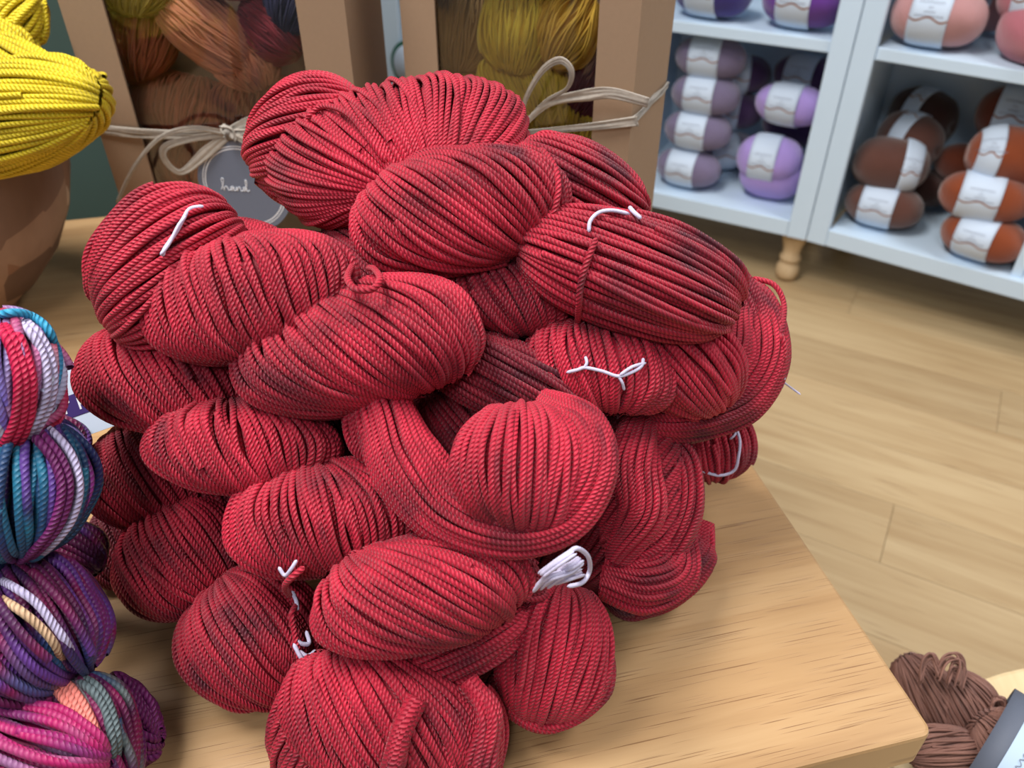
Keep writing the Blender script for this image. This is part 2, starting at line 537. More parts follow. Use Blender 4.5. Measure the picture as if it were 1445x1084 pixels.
def wood(name, base, light, dark, pore, grain=(2.6, 55, 8), pore_scale=(15, 1150, 60), pore_lo=0.365, rough=0.42, rnd=False):
    t = NT(name)
    co = t.coords()
    if rnd:
        oi = t.n('ShaderNodeObjectInfo')
        add = t.n('ShaderNodeVectorMath', operation='ADD'); t.l(co, add.inputs[0])
        sc = t.n('ShaderNodeVectorMath', operation='SCALE'); sc.inputs[0].default_value = (17, 31, 5); t.l(oi.outputs['Random'], sc.inputs['Scale'])
        t.l(sc.outputs[0], add.inputs[1]); co = add.outputs[0]
    g = t.noise(t.mapping(co, grain), 1.0, 5, 0.6, 0.6)
    g2 = t.noise(t.mapping(co, (grain[0] * 0.5, grain[1] * 0.22, grain[2])), 1.0, 3, 0.5, 1.2)
    c = t.ramp(t.math('ADD', t.math('MULTIPLY', g, 0.55), t.math('MULTIPLY', g2, 0.45)), [(0.30, dark), (0.5, base), (0.68, light)])
    p = t.noise(t.mapping(co, pore_scale), 1.0, 1.5, 0.5, 0.1)
    pm = t.ramp(p, [(pore_lo - 0.05, (1, 1, 1)), (pore_lo + 0.02, (0, 0, 0))])
    c = t.mix(t.math('MULTIPLY', pm, 0.75), c, pore)
    if rnd:
        hv = t.n('ShaderNodeHueSaturation'); t.l(c, hv.inputs['Color'])
        t.l(t.math('MULTIPLY_ADD', oi.outputs['Random'], 0.12, 0.94), hv.inputs['Value']); c = hv.outputs[0]
    t.l(c, t.b.inputs['Base Color'])
    t.b.inputs['Roughness'].default_value = rough
    t.b.inputs['Specular IOR Level'].default_value = 0.35
    t.bump(t.math('SUBTRACT', t.math('MULTIPLY', g, 0.3), pm), 0.25, 0.0006)
    return t.m
M_table = wood('oak_table', rgb(174, 138, 96), rgb(186, 152, 110), rgb(152, 116, 78), rgb(112, 76, 46))
M_floor = wood('floor_oak', rgb(176, 150, 112), rgb(190, 166, 128), rgb(156, 126, 88), rgb(132, 102, 70), grain=(2.4, 40, 8), pore_scale=(9, 260, 40), pore_lo=0.30, rough=0.5, rnd=True)
M_floor_gap = plain('floor_gap', rgb(120, 96, 68), 0.9)
M_table2 = wood('pale_wood', rgb(214, 190, 148), rgb(228, 208, 170), rgb(190, 160, 116), rgb(160, 126, 86), grain=(30, 2.2, 8), pore_scale=(150, 9, 40), pore_lo=0.30)
M_leg = wood('leg_beech', rgb(206, 178, 140), rgb(220, 196, 160), rgb(186, 156, 118), rgb(170, 130, 90), grain=(20, 20, 3), pore_scale=(90, 90, 9), pore_lo=0.26)
M_white = plain('white_paint', rgb(208, 228, 246), 0.55, 0.3, 0.04, 18)
M_teal = plain('teal_paint', rgb(66, 84, 78), 0.7, 0.2, 0.10, 12)
M_kraft = plain('kraft_card', rgb(160, 134, 110), 0.8, 0.15, 0.10, 260, 0.0002)
M_raffia = plain('raffia', rgb(186, 176, 164), 0.55, 0.35, 0.38, 260, 0.0008)
M_tag = plain('slate_tag_card', rgb(112, 120, 138), 0.7, 0.2, 0.05, 300)
M_ink_white = plain('white_ink', rgb(232, 236, 244), 0.7, 0.2)
M_paper = plain('white_paper', rgb(204, 218, 236), 0.65, 0.3)
M_copper = plain('copper_print', rgb(150, 96, 66), 0.4, 0.5)
M_ink = plain('grey_ink', rgb(130, 136, 150), 0.7, 0.2)
M_purple_print = plain('purple_print', rgb(62, 44, 110), 0.6, 0.3)
M_greyband = plain('grey_card_band', rgb(92, 98, 112), 0.6, 0.3, 0.06, 200)
M_green = plain('green_print', rgb(30, 92, 70), 0.6, 0.3)

def film():
    t = NT('clear_film')
    t.t.nodes.remove(t.b)
    out = t.t.nodes['Material Output']
    tr = t.n('ShaderNodeBsdfTransparent'); tr.inputs[0].default_value = (0.94, 0.95, 0.96, 1)
    gl = t.n('ShaderNodeBsdfGlossy'); gl.inputs['Roughness'].default_value = 0.12
    bp = t.n('ShaderNodeBump'); bp.inputs['Strength'].default_value = 0.6; bp.inputs['Distance'].default_value = 0.01
    t.l(t.noise(t.mapping(t.coords(), (10, 10, 5)), 1.0, 2, 0.5, 1.0), bp.inputs['Height'])
    t.l(bp.outputs[0], gl.inputs['Normal'])
    fr = t.n('ShaderNodeFresnel'); fr.inputs[0].default_value = 1.45
    t.l(bp.outputs[0], fr.inputs['Normal'])
    mx = t.n('ShaderNodeMixShader')
    t.l(t.math('MULTIPLY', fr.outputs[0], 1.0), mx.inputs[0]); t.l(tr.outputs[0], mx.inputs[1]); t.l(gl.outputs[0], mx.inputs[2])
    t.l(mx.outputs[0], out.inputs[0])
    return t.m
M_film = film()

# ------------------------------------------------------------------ floor
FLOOR_ANG = math.radians(-29.0)
floor = box_obj('floor', (-3.2, 4.2, -2.2, 3.4, -0.05, -0.004), M_floor_gap)
floor['kind'] = 'structure'
floor.rotation_euler = (0, 0, FLOOR_ANG)
PW, PL, GAP = 0.136, 1.18, 0.0004
mb = MB(); mb.box(GAP, PL - GAP, GAP, PW - GAP, -0.006, 0.0)
plank_me = mb.mesh('plank'); plank_me.materials.append(M_floor)
ca, sa = math.cos(FLOOR_ANG), math.sin(FLOOR_ANG)
j0 = at_z(1262, 712, 0.0)                       # one visible end joint
jx, jy = ca * j0[0] + sa * j0[1], -sa * j0[0] + ca * j0[1]
rw = random.Random(5)
for row in range(-17, 21):
    off = ((row + 1) * 0.37) % 1.0 * PL
    for k in range(-3, 4):
        x = jx + off + (k - 1 if off else k) * PL; y = jy + row * PW
        if x < -3.1 or x + PL > 4.1 or y < -2.1 or y + PW > 3.3: continue
        o = new_obj('plank', plank_me, None, floor)
        o.location = (x, y, 0)

# teal painted wall behind the table
wall = box_obj('wall_back', (-1.9, 0.16, 0.0, 0.06, 0.0, 1.7), M_teal)
wall['kind'] = 'structure'
wall.location = (-0.36, 1.16, 0)
wall.rotation_euler = (0, 0, math.radians(13.2))

# ------------------------------------------------------------------ display table
TA = math.radians(13.2)
corner = at_z(1320, 1036, TABLE_Z)
tx, ty = np.array([math.cos(TA), math.sin(TA), 0]), np.array([-math.sin(TA), math.cos(TA), 0])
table = thing('display_table', 'light oak display table carrying the pile of red yarn hanks', 'table', (corner[0], corner[1], 0), (0, 0, TA))
TW, TD, TT = 1.35, 0.82, 0.032
top = box_obj('table_top', (-TW, 0, 0, TD, TABLE_Z - TT, TABLE_Z), M_table, table, 0.0)
def rounded_slab(w, d, rad, z0, z1):
    pts = []
    for (cx, cy, a0) in ((-rad, rad, -90), (-rad, d - rad, 0), (-w + rad, d - rad, 90), (-w + rad, rad, 180)):
        for k in range(7):
            a = math.radians(a0 + 15 * k)
            pts.append((cx + rad * math.cos(a), cy + rad * math.sin(a)))
    n = len(pts)
    V = [(x, y, z0) for x, y in pts] + [(x, y, z1) for x, y in pts]
    Fs = [tuple(range(n - 1, -1, -1)), tuple(range(n, 2 * n))] + [(i, (i + 1) % n, n + (i + 1) % n, n + i) for i in range(n)]
    return mesh_py('table_top', V, Fs)
top.data = rounded_slab(TW, TD, 0.007, TABLE_Z - TT, TABLE_Z); top.data.materials.append(M_table)
bv = top.modifiers.new('bevel', 'BEVEL'); bv.width = 0.0025; bv.segments = 2; bv.limit_method = 'ANGLE'
for (x0, x1, y0, y1) in ((-TW + 0.06, -0.07, 0.018, 0.036), (-TW + 0.06, -0.07, TD - 0.036, TD - 0.018)):
    box_obj('apron', (x0, x1, y0, y1, TABLE_Z - TT - 0.07, TABLE_Z - TT), M_table, table, 0.001)
for (x0, x1) in ((-0.036, -0.018), (-TW + 0.018, -TW + 0.036)):
    box_obj('apron', (x0, x1, 0.07, TD - 0.07, TABLE_Z - TT - 0.07, TABLE_Z - TT), M_table, table, 0.001)
for (x, y) in ((-0.066, 0.010), (-0.066, TD - 0.066), (-TW + 0.010, 0.010), (-TW + 0.010, TD - 0.066)):
    box_obj('leg', (x, x + 0.056, y, y + 0.056, 0.0, TABLE_Z - TT), M_table, table, 0.002)

# low round side table at the right
LOW_Z = 0.30
lowt = thing('side_table', 'low pale round wooden side table with a brown hank on it', 'table', (0.5045, 0.178, 0))
lathe('table_top', [(0.240, LOW_Z - 0.022), (0.247, LOW_Z - 0.020), (0.25, LOW_Z - 0.016), (0.25, LOW_Z - 0.004), (0.248, LOW_Z - 0.001), (0.245, LOW_Z)], 72, M_table2, lowt, smooth=False)
lathe('pedestal', [(0.16, 0.0), (0.16, 0.012), (0.05, 0.03), (0.028, 0.07), (0.026, 0.2), (0.05, LOW_Z - 0.04), (0.09, LOW_Z - 0.022)], 40, M_table2, lowt)

# ------------------------------------------------------------------ white shelf units
J = at_z(1140, 335, 0.123)
AL, AR = math.radians(-28.0), math.radians(-35.3)
SH_B, SH_M = 0.123, 0.503          # undersides of bottom board and of the shelf
def shelf_unit(label, ang, sign, dividers, length):
    """local x runs along the front from the joint (sign -1: to the left), local y into the unit"""
    u = thing('shelf_unit', label, 'shelf', (J[0], J[1], 0), (0, 0, ang))
    D, ST, H = 0.30, 0.040, 1.25
    sx = lambda x0, x1: (min(sign * x0, sign * x1), max(sign * x0, sign * x1))
    X = lambda x0, x1, *r: sx(x0, x1) + r
    box_obj('side_panel', X(0.002, 0.022, 0, D, SH_B, H), M_white, u, 0.0015)
    box_obj('side_panel', X(length - 0.022, length - 0.002, 0, D, SH_B, H), M_white, u, 0.0015)
    box_obj('front_stile', X(0.002, 0.002 + ST, -0.018, -0.0005, SH_B, H), M_white, u, 0.0015)
    box_obj('front_stile', X(length - ST * 2 - 0.002, length - 0.002, -0.018, -0.0005, SH_B, H), M_white, u, 0.0015)
    for dv in dividers:
        box_obj('divider', X(dv - 0.009, dv + 0.009, 0.0, D - 0.012, SH_B + 0.036, H - 0.02), M_white, u, 0.001)
    box_obj('back_panel', X(0.022, length - 0.022, D - 0.010, D, SH_B, H), M_white, u)
    box_obj('bottom_board', X(0.0425, length - 0.0425, -0.016, D - 0.012, SH_B, SH_B + 0.036), M_white, u, 0.0015)
    box_obj('shelf', X(0.0425, length - 0.0425, -0.012, D - 0.012, SH_M, SH_M + 0.022), M_white, u, 0.0015)
    box_obj('shelf', X(0.0425, length - 0.0425, -0.012, D - 0.012, SH_M + 0.36, SH_M + 0.382), M_white, u, 0.0015)
    box_obj('top_board', X(0.0, length, -0.02, D, H, H + 0.022), M_white, u, 0.0015)
    prof = [(0.012, 0.0), (0.022, 0.004), (0.026, 0.016), (0.026, 0.030), (0.021, 0.040), (0.018, 0.046), (0.023, 0.050), (0.024, 0.056), (0.019, 0.062), (0.020, 0.078), (0.026, 0.100), (0.029, SH_B)]
    for (lx, ly) in ((0.03, 0.03), (length - 0.05, 0.03), (0.03, D - 0.04), (length - 0.05, D - 0.04)):
        if lx < 0.1 and sign > 0 and ly < 0.1: continue      # the pair at the joint share one visible foot
        lg = lathe('leg', prof, 20, M_leg, u)
        lg.location = (sign * lx, ly, 0)
    return u
unit_l = shelf_unit('white shelf unit with grey-mauve and lilac yarn balls, beside the kraft boxes', AL, -1, [0.43, 0.74], 1.10)
unit_r = shelf_unit('white shelf unit with brown and rust yarn balls at the right', AR, 1, [0.395], 0.82)

def unit_frame(ang):
    return np.array([math.cos(ang), math.sin(ang), 0]), np.array([-math.sin(ang), math.cos(ang), 0])
def ball_pos(ang, px, py, q):
    e1, e2 = unit_frame(ang)
    return at_plane(px, py, J + e2 * q, e2)

# ------------------------------------------------------------------ yarn balls
def ball_mat(name, c, fuzz=0.4):
    t = NT(name)
    co = t.coords()
    w = t.n('ShaderNodeTexWave', wave_type='BANDS', bands_direction='DIAGONAL')
    t.l(t.mapping(co, (1.6, 0.7, 0.7)), w.inputs[0]); w.inputs['Scale'].default_value = 150; w.inputs['Distortion'].default_value = 5; w.inputs['Detail'].default_value = 2
    w.inputs['Detail Scale'].default_value = 0.35
    f = t.noise(co, 30, 3)
    c2 = tuple(x * 0.72 for x in c[:3]) + (1,)
    t.l(t.mix(t.math('ADD', t.math('MULTIPLY', f, 0.6), t.math('MULTIPLY', w.outputs[1], 0.3)), c2, c), t.b.inputs['Base Color'])
    t.bump(t.math('ADD', w.outputs[1], t.math('MULTIPLY', t.noise(co, 300, 2), 0.6)), 0.5, 0.0011)
    t.b.inputs['Roughness'].default_value = 0.85
    t.b.inputs['Specular IOR Level'].default_value = 0.15
    t.b.inputs['Sheen Weight'].default_value = fuzz
    return t.m
def ball_meshes(a, b, c, bw=0.44, seed=0, bo=-0.12):
    """ball body with dimpled ends, its paper band, print"""
    nu, nv = 36, 22
    rr = random.Random(seed)
    V = []
    def prof(s):          # s in [-1,1] along the length
        return max(0.0, (1 - abs(s) ** 2.9)) ** 0.5
    for i in range(nv + 1):
        s = -math.cos(math.pi * i / nv)
        dimple = 0.16 * math.exp(-((1 - abs(s)) / 0.05)) if i in (0, nv) else 0.0
        x = a * s * (1 - dimple)
        R = max(prof(s), 0.015)
        for k in range(nu):
            th = 2 * math.pi * k / nu
            wv = 1 + 0.025 * math.sin(3 * th + 2 * s + seed) + 0.02 * math.sin(5 * th - 4 * s + seed * 2)
            V.append((x, b * R * math.cos(th) * wv, c * R * math.sin(th) * wv))
    Fs = [(i * nu + k, i * nu + (k + 1) % nu, (i + 1) * nu + (k + 1) % nu, (i + 1) * nu + k) for i in range(nv) for k in range(nu)]
    Fs = [f[::-1] for f in Fs] + [tuple(range(nu)), tuple(nv * nu + k for k in range(nu - 1, -1, -1))]
    body = mesh_py('yarn_body', V, Fs, True)
    def bp(s, th, lift):
        R = prof(s)
        return (a * s, (b * 1.03 * R + lift) * math.cos(th), (c * 1.03 * R + lift) * math.sin(th))
    V = []; nb = 8; nt = 60; s0, s1 = -bw * 0.5 + bo, bw * 0.5 + bo
    for i in range(nb + 1):
        for k in range(nt):
            V.append(bp(s0 + (s1 - s0) * i / nb, 2 * math.pi * k / nt, 0.0012))
    for i in range(nb + 1):
        for k in range(nt):
            V.append(bp(s0 + (s1 - s0) * i / nb, 2 * math.pi * k / nt, 0.0005))
    off = (nb + 1) * nt
    Fs = []
    for i in range(nb):
        for k in range(nt):
            k2 = (k + 1) % nt
            Fs.append((i * nt + k2, i * nt + k, (i + 1) * nt + k, (i + 1) * nt + k2))
            Fs.append((off + i * nt + k, off + i * nt + k2, off + (i + 1) * nt + k2, off + (i + 1) * nt + k))
    for k in range(nt):
        k2 = (k + 1) % nt
        Fs.append((k, k2, off + k2, off + k)); Fs.append((nb * nt + k2, nb * nt + k, off + nb * nt + k, off + nb * nt + k2))
    band = mesh_py('paper_band', V, Fs, True)
    # front faces local -y: theta = pi (y=-b); up is theta = pi/2
    def strip(points, w, name):
        Vv = []; Ff = []
        for i, (s, th) in enumerate(points):
            for dth in (-w, w):
                Vv.append(bp(s, th + dth, 0.0017))
        for i in range(len(points) - 1):
            Ff.append((2 * i, 2 * i + 1, 2 * i + 3, 2 * i + 2))
        return Vv, Ff
    wl = [(s0 + (s1 - s0) * i / 24, math.pi + 0.42 + 0.07 * math.sin(i / 24 * 2 * math.pi * 1.5)) for i in range(25)]
    wv = mesh_py('wavy_stripe', *strip(wl, 0.028, ''), True)
    mbt = MB()
    # small cursive-like lines of print, as seen blurred on the bands
    for (row, half, amp) in ((0.10, 0.26, 0.06), (-0.06, 0.05, 0.06), (-0.20, 0.12, 0.05), (-0.32, 0.30, 0.03)):
        n = int(half * 220)
        pts = []
        for i in range(n + 1):
            s = bo - half + 2 * half * i / n
            th = math.pi - row + amp * math.sin(i * 1.9 + rr.uniform(-.4, .4)) * rr.uniform(0.4, 1.0)
            pts.append((s, th))
        mbt.add(*strip(pts, 0.011, ''))
    let = mbt.mesh('lettering', True)
    return body, band, wv, let
def yarn_ball(meshes, mat, pos, yaw, roll, label, group, tilt=0.0, scale=1.0, band=True):
    root = thing('yarn_ball', label, 'yarn ball', pos, group=group)
    root.rotation_mode = 'QUATERNION'
    root.rotation_quaternion = (Matrix.Rotation(yaw, 3, 'Z') @ Matrix.Rotation(tilt, 3, 'Y') @ Matrix.Rotation(roll, 3, 'X')).to_quaternion()
    root.scale = (scale,) * 3
    body, bandm, wv, let = meshes
    o = new_obj('yarn_body', body.copy(), mat, root)
    if band:
        b = new_obj('paper_band', bandm, M_paper, root); b['label'] = 'white paper band'
        new_obj('wavy_stripe', wv, M_copper, b); new_obj('lettering', let, M_ink, b)
    return root
BALL_A = ball_meshes(0.074, 0.050, 0.041, 0.86, 1)
BALL_B = ball_meshes(0.070, 0.055, 0.050, 0.80, 2)
BALL_D = ball_meshes(0.074, 0.056, 0.050, 0.46, 4, -0.58)
BALL_E = ball_meshes(0.070, 0.055, 0.050, 0.50, 5, 0.50)
BALL_F = ball_meshes(0.070, 0.055, 0.050, 0.50, 6, 0.0)
BALL_C = ball_meshes(0.080, 0.058, 0.050, 0.80, 3)
BM = {k: ball_mat('ball_' + k, c) for k, c in dict(
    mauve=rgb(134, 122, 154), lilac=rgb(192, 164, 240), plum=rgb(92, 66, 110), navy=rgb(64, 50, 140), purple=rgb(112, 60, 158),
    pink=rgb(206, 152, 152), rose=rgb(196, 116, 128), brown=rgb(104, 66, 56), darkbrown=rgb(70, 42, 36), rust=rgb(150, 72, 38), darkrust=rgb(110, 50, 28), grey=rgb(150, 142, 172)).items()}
R_ = math.radians
# left unit, lower cell: mauve stack
G1, G2, G3, G4, G5 = 'mauve balls stacked in the left shelf cell', 'lilac balls stacked in the left shelf cell', 'balls on the upper left shelf', 'brown balls in the right shelf cell', 'rust balls in the right shelf cell'
GP = 'pink balls on the upper right shelf'
DIMS = {}
def lb(ms, m, px, py, q, yaw, roll, label, grp, unit_ang=AL, **k):
    rest = k.pop('rest', None)
    o = yarn_ball(ms, BM[m], ball_pos(unit_ang, px, py, q), unit_ang + R_(yaw), R_(roll), label, grp, **k)
    if rest is not None:      # let the ball lie on its board
        mt = o.rotation_quaternion.to_matrix(); sc = o.scale[0]
        lo = min((mt @ v.co).z * sc for v in ms[1 if k.get('band', True) else 0].vertices)
        lo = min(lo, min((mt @ v.co).z * sc for v in ms[0].vertices))
        o.location.z = rest - lo + 0.0005
    return o
lb(BALL_A, 'mauve', 1003, 82, 0.065, 6, -30, 'grey-mauve yarn ball on top of the four-ball stack', G1)
lb(BALL_A, 'mauve', 996, 134, 0.06, 4, -26, 'grey-mauve yarn ball second from the top of its stack', G1)
lb(BALL_A, 'mauve', 985, 184, 0.055, 4, -26, 'grey-mauve yarn ball third from the top of its stack', G1)
lb(BALL_A, 'mauve', 972, 235, 0.05, 0, -20, 'grey-mauve yarn ball at the bottom of its stack on the white board', G1, rest=SH_B + 0.036)
lb(BALL_A, 'plum', 1040, 105, 0.18, 20, -25, 'dark plum yarn ball behind the top grey-mauve ball', G1)
lb(BALL_A, 'plum', 1030, 155, 0.18, 10, -25, 'dark plum yarn ball behind the second grey-mauve ball', G1)
lb(BALL_A, 'grey', 1022, 212, 0.17, 30, -25, 'pale grey-violet yarn ball behind the lowest grey-mauve ball', G1)
lb(BALL_B, 'lilac', 1086, 262, 0.075, 3, -70, 'bright lilac yarn ball lowest of three, flat on the board', G2, band=False, rest=SH_B + 0.036)
lb(BALL_B, 'lilac', 1086, 224, 0.065, 2, -22, 'bright lilac yarn ball in the middle of three, label facing out', G2)
lb(BALL_A, 'lilac', 1116, 148, 0.075, -4, -24, 'lilac yarn ball resting on top of the two brighter ones', G2)
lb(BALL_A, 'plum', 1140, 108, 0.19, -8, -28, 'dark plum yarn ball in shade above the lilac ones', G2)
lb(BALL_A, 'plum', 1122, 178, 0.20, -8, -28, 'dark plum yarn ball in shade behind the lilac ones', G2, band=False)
lb(BALL_C, 'navy', 1006, -6, 0.040, -4, -20, 'navy violet yarn ball on the upper left shelf', G3, rest=SH_M + 0.022)
lb(BALL_C, 'purple', 1135, 4, 0.042, -2, -20, 'deep purple yarn ball on the upper left shelf', G3, rest=SH_M + 0.022)
# right unit
lb(BALL_C, 'pink', 1318, 42, 0.038, 4, -26, 'pale pink yarn ball with copper wave on its band, on the shelf edge', GP, AR, rest=SH_M + 0.022)
lb(BALL_C, 'pink', 1345, -38, 0.075, 4, -26, 'pale pink yarn ball stacked on another, cut by the frame', GP, AR)
lb(BALL_C, 'pink', 1378, 15, 0.19, 4, -26, 'pink yarn ball in shade behind the front pale pink ball', GP, AR, rest=SH_M + 0.022)
lb(BALL_C, 'rose', 1470, 62, 0.040, -30, 20, 'rose pink yarn ball at the right frame edge', GP, AR, band=False, rest=SH_M + 0.022)
lb(BALL_C, 'rose', 1480, 0, 0.075, -10, -26, 'rose pink yarn ball on top at the right frame edge', GP, AR)
lb(BALL_A, 'brown', 1247, 290, 0.06, 4, -26, 'brown yarn ball lowest of its stack, label facing out', G4, AR, scale=1.05, rest=SH_B + 0.036)
lb(BALL_E, 'brown', 1257, 232, 0.075, 14, -30, 'brown yarn ball on top of the front pair, label turned right', G4, AR, scale=1.05)
lb(BALL_F, 'brown', 1283, 198, 0.165, -25, -100, 'brown yarn ball behind the front pair with its band on top', G4, AR)
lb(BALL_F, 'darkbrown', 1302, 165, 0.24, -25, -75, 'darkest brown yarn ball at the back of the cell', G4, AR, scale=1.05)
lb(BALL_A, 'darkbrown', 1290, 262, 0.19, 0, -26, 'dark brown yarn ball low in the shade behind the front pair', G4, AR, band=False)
lb(BALL_A, 'rust', 1386, 338, 0.030, -6, -22, 'rust orange yarn ball lowest of its stack on the board', G5, AR, scale=1.05, rest=SH_B + 0.036)
lb(BALL_A, 'rust', 1390, 278, 0.04, 6, -28, 'rust orange yarn ball in the middle of its stack', G5, AR, scale=1.1)
lb(BALL_D, 'rust', 1430, 222, 0.075, 14, -42, 'rust orange yarn ball on top with its band at the left', G5, AR, scale=1.1)
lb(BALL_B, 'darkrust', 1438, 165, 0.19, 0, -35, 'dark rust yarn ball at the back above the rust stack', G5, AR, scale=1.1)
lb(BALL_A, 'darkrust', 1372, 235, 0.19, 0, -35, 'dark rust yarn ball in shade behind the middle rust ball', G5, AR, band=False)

# round green-edged card on the shelf, seen between the boxes
pc = ball_pos(AL, 582, 93, -0.0235)
e1l, e2l = unit_frame(AL)
gcard = thing('round_card', 'white round card with a green rim between the two kraft boxes', 'card', pc, (math.pi / 2, 0, AL))
lathe('rim', [(0.058, -0.004), (0.060, -0.003), (0.060, 0.003), (0.058, 0.004)], 48, M_green, gcard)
lathe('face', [(0.0505, 0.004), (0.0505, 0.006)], 48, M_paper, gcard)

# ------------------------------------------------------------------ kraft boxes
def kraft_box(label, FL, FR, depth, H, win, wz):
    FL, FR = np.array([*FL, 0.0]), np.array([*FR, 0.0])
    w = np.linalg.norm(FR - FL); e = (FR - FL) / w
    ang = math.atan2(e[1], e[0])
    root = thing('gift_box', label, 'box', (FL[0], FL[1], TABLE_Z), (0, 0, ang))
    def hit(az):    # where a vertical plane through the eye with this bearing meets the front
        A = np.array([[e[0], -az], [e[1], -1.0]]); s = np.linalg.solve(A, -FL[:2])
        return s[0]
    x0, x1 = hit(win[0]), hit(win[1])
    t = 0.0022
    mbx = MB()
    mbx.box(0, x0, 0, t, 0.0, H); mbx.box(x1, w, 0, t, 0.0, H); mbx.box(x0, x1, 0, t, 0.0, wz[0]); mbx.box(x0, x1, 0, t, wz[1], H)
    new_obj('front_frame', mbx.mesh('front_frame'), M_kraft, root)
    box_obj('side_panel', (0, t, t, depth, 0, H), M_kraft, root)
    box_obj('side_panel', (w - t, w, t, depth, 0, H), M_kraft, root)
    box_obj('back_panel', (t, w - t, depth - t, depth, 0, H), M_kraft, root)
    box_obj('base_panel', (t, w - t, t, depth - t, 0.0, t), M_kraft, root)
    ml_ = MB(); g = 0.014  # unseen lid made an open frame, added to let ceiling light in
    ml_.box(t, w - t, t, g, H - t, H); ml_.box(t, w - t, depth - g, depth - t, H - t, H); ml_.box(t, g, g, depth - g, H - t, H); ml_.box(w - g, w - t, g, depth - g, H - t, H)
    new_obj('added_lid_frame', ml_.mesh('added_lid_frame'), M_kraft, root)
    box_obj('added_lid_film', (g - .003, w - g + .003, g - .003, depth - g + .003, H - t - .0008, H - t - .0003), M_film, root)  # film in place of a solid lid, so light reaches the mohair
    box_obj('window_film', (x0 - 0.004, x1 + 0.004, t + 0.0003, t + 0.0008, wz[0] - 0.004, wz[1] + 0.004), M_film, root)
    return root, ang, x0, x1, w
B1, b1a, b1x0, b1x1, b1w = kraft_box('brown kraft gift box with rust mohair behind its window, left', (-0.3906, 0.7556), (-0.1375, 0.7200), 0.105, 0.38, (-0.4666, -0.2466), (0.04, 0.345))
B2, b2a, b2x0, b2x1, b2w = kraft_box('brown kraft gift box with yellow mohair behind its window, right', (-0.096, 0.750), (0.0977, 0.660), 0.10, 0.38, (-0.0886, 0.100), (0.04, 0.345))
def box_front(B, ang):
    n = np.array([math.sin(ang), -math.cos(ang), 0.0])
    return np.array(B.location), n
P1, N1 = box_front(B1, b1a); P2, N2 = box_front(B2, b2a)

# mohair inside the boxes
def mohair_mat(name, c, seed):
    hi = tuple(min(1, x * 1.25 + 0.01) for x in c[:3]) + (1,); lo = tuple(x * 0.5 for x in c[:3]) + (1,)
    return yarn_dyed(name, hi, c, lo, patch=18, lo=0.3, hi=0.6, pitch=0.002, dist=0.0004, seed=seed, sheen=0.5, rough=0.8, strength=0.4)
MH = {k: mohair_mat('mohair_' + k, c, i) for i, (k, c) in enumerate(dict(
    rust=rgb(224, 142, 104), russet=rgb(176, 94, 62), wine=rgb(150, 44, 54), navy=rgb(60, 56, 90), olive=rgb(160, 132, 60), mustard=rgb(244, 208, 70), gold=rgb(216, 172, 60), umber=rgb(150, 118, 66), plumd=rgb(100, 46, 58)).items())}
def mohair(B, ang, P, N, lst, group):
    for (px, py, inn, a, b, an, pole, m, label) in lst:
        c = at_plane(px, py, P - N * inn, N)
        d = (c - CAM).dot(-EZ)
        s = d / F_PX
        root, Ls = hank(label, [cl(px, py, d, a, b, an, pole, c=min(0.040 / s, min(a, b) * 0.8), r=0.0011, M=16, sides=4, loose=0.25, jit=1.2, spacing=2.3, furrow=5)], MH[m], group, name='mohair_skein', cat='yarn', floor_z=TABLE_Z + 0.003)
GM1, GM2 = 'mohair skeins in the left kraft box', 'mohair skeins in the right kraft box'
mohair(B1, b1a, P1, N1, [
    (290, 40, 0.050, 80, 48, -40, -38, 'rust', 'pale rust mohair skein high in the left box window'),
    (345, 85, 0.052, 50, 46, -25, -60, 'rust', 'round pale rust mohair skein below the highest one in the left box'),
    (190, 55, 0.056, 60, 58, 20, 85, 'russet', 'dark russet mohair skein at the left of the left box window'),
    (205, -22, 0.052, 70, 42, 10, 60, 'olive', 'olive brown mohair skein at the top of the left box window'),
    (262, 150, 0.050, 85, 44, -10, 80, 'russet', 'russet mohair skein just above the raffia in the left box'),
    (385, 35, 0.064, 46, 58, 0, -40, 'wine', 'wine red mohair skein at the right of the left box window'),
    (415, -10, 0.066, 44, 60, 0, 70, 'navy', 'near-black navy mohair skein in the top right of the left box'),
    (360, 150, 0.050, 70, 44, 12, 75, 'russet', 'russet mohair skein behind the raffia knot in the left box'),
    (290, 225, 0.050, 110, 42, 0, 80, 'russet', 'russet mohair skein below the raffia in the left box'),
    (300, -50, 0.055, 70, 42, -20, 60, 'wine', 'wine mohair skein above the rust one in the left box'),
], GM1)
mohair(B2, b2a, P2, N2, [
    (728, 35, 0.045, 70, 52, 80, 85, 'mustard', 'bright mustard mohair skein high in the right box window'),
    (655, 40, 0.052, 48, 62, 0, 80, 'umber', 'umber mohair skein at the left of the right box window'),
    (795, 40, 0.060, 52, 60, 0, 60, 'gold', 'gold mohair skein at the upper right of the right box window'),
    (740, 115, 0.045, 66, 44, -20, -70, 'mustard', 'mustard mohair skein in the middle of the right box window'),
    (660, 120, 0.050, 60, 46, 20, 70, 'gold', 'gold mohair skein left of the middle in the right box'),
    (800, 185, 0.046, 76, 38, 5, 80, 'mustard', 'mustard mohair skein beside the red pile in the right box'),
    (835, 110, 0.070, 40, 60, 0, 60, 'plumd', 'dark plum mohair skein in the right corner of the right box'),
    (690, 190, 0.050, 80, 42, 0, 70, 'gold', 'gold mohair skein low behind the red pile in the right box'),
    (740, -45, 0.050, 90, 40, 0, 60, 'gold', 'gold mohair skein at the top of the right box window'),
], GM2)

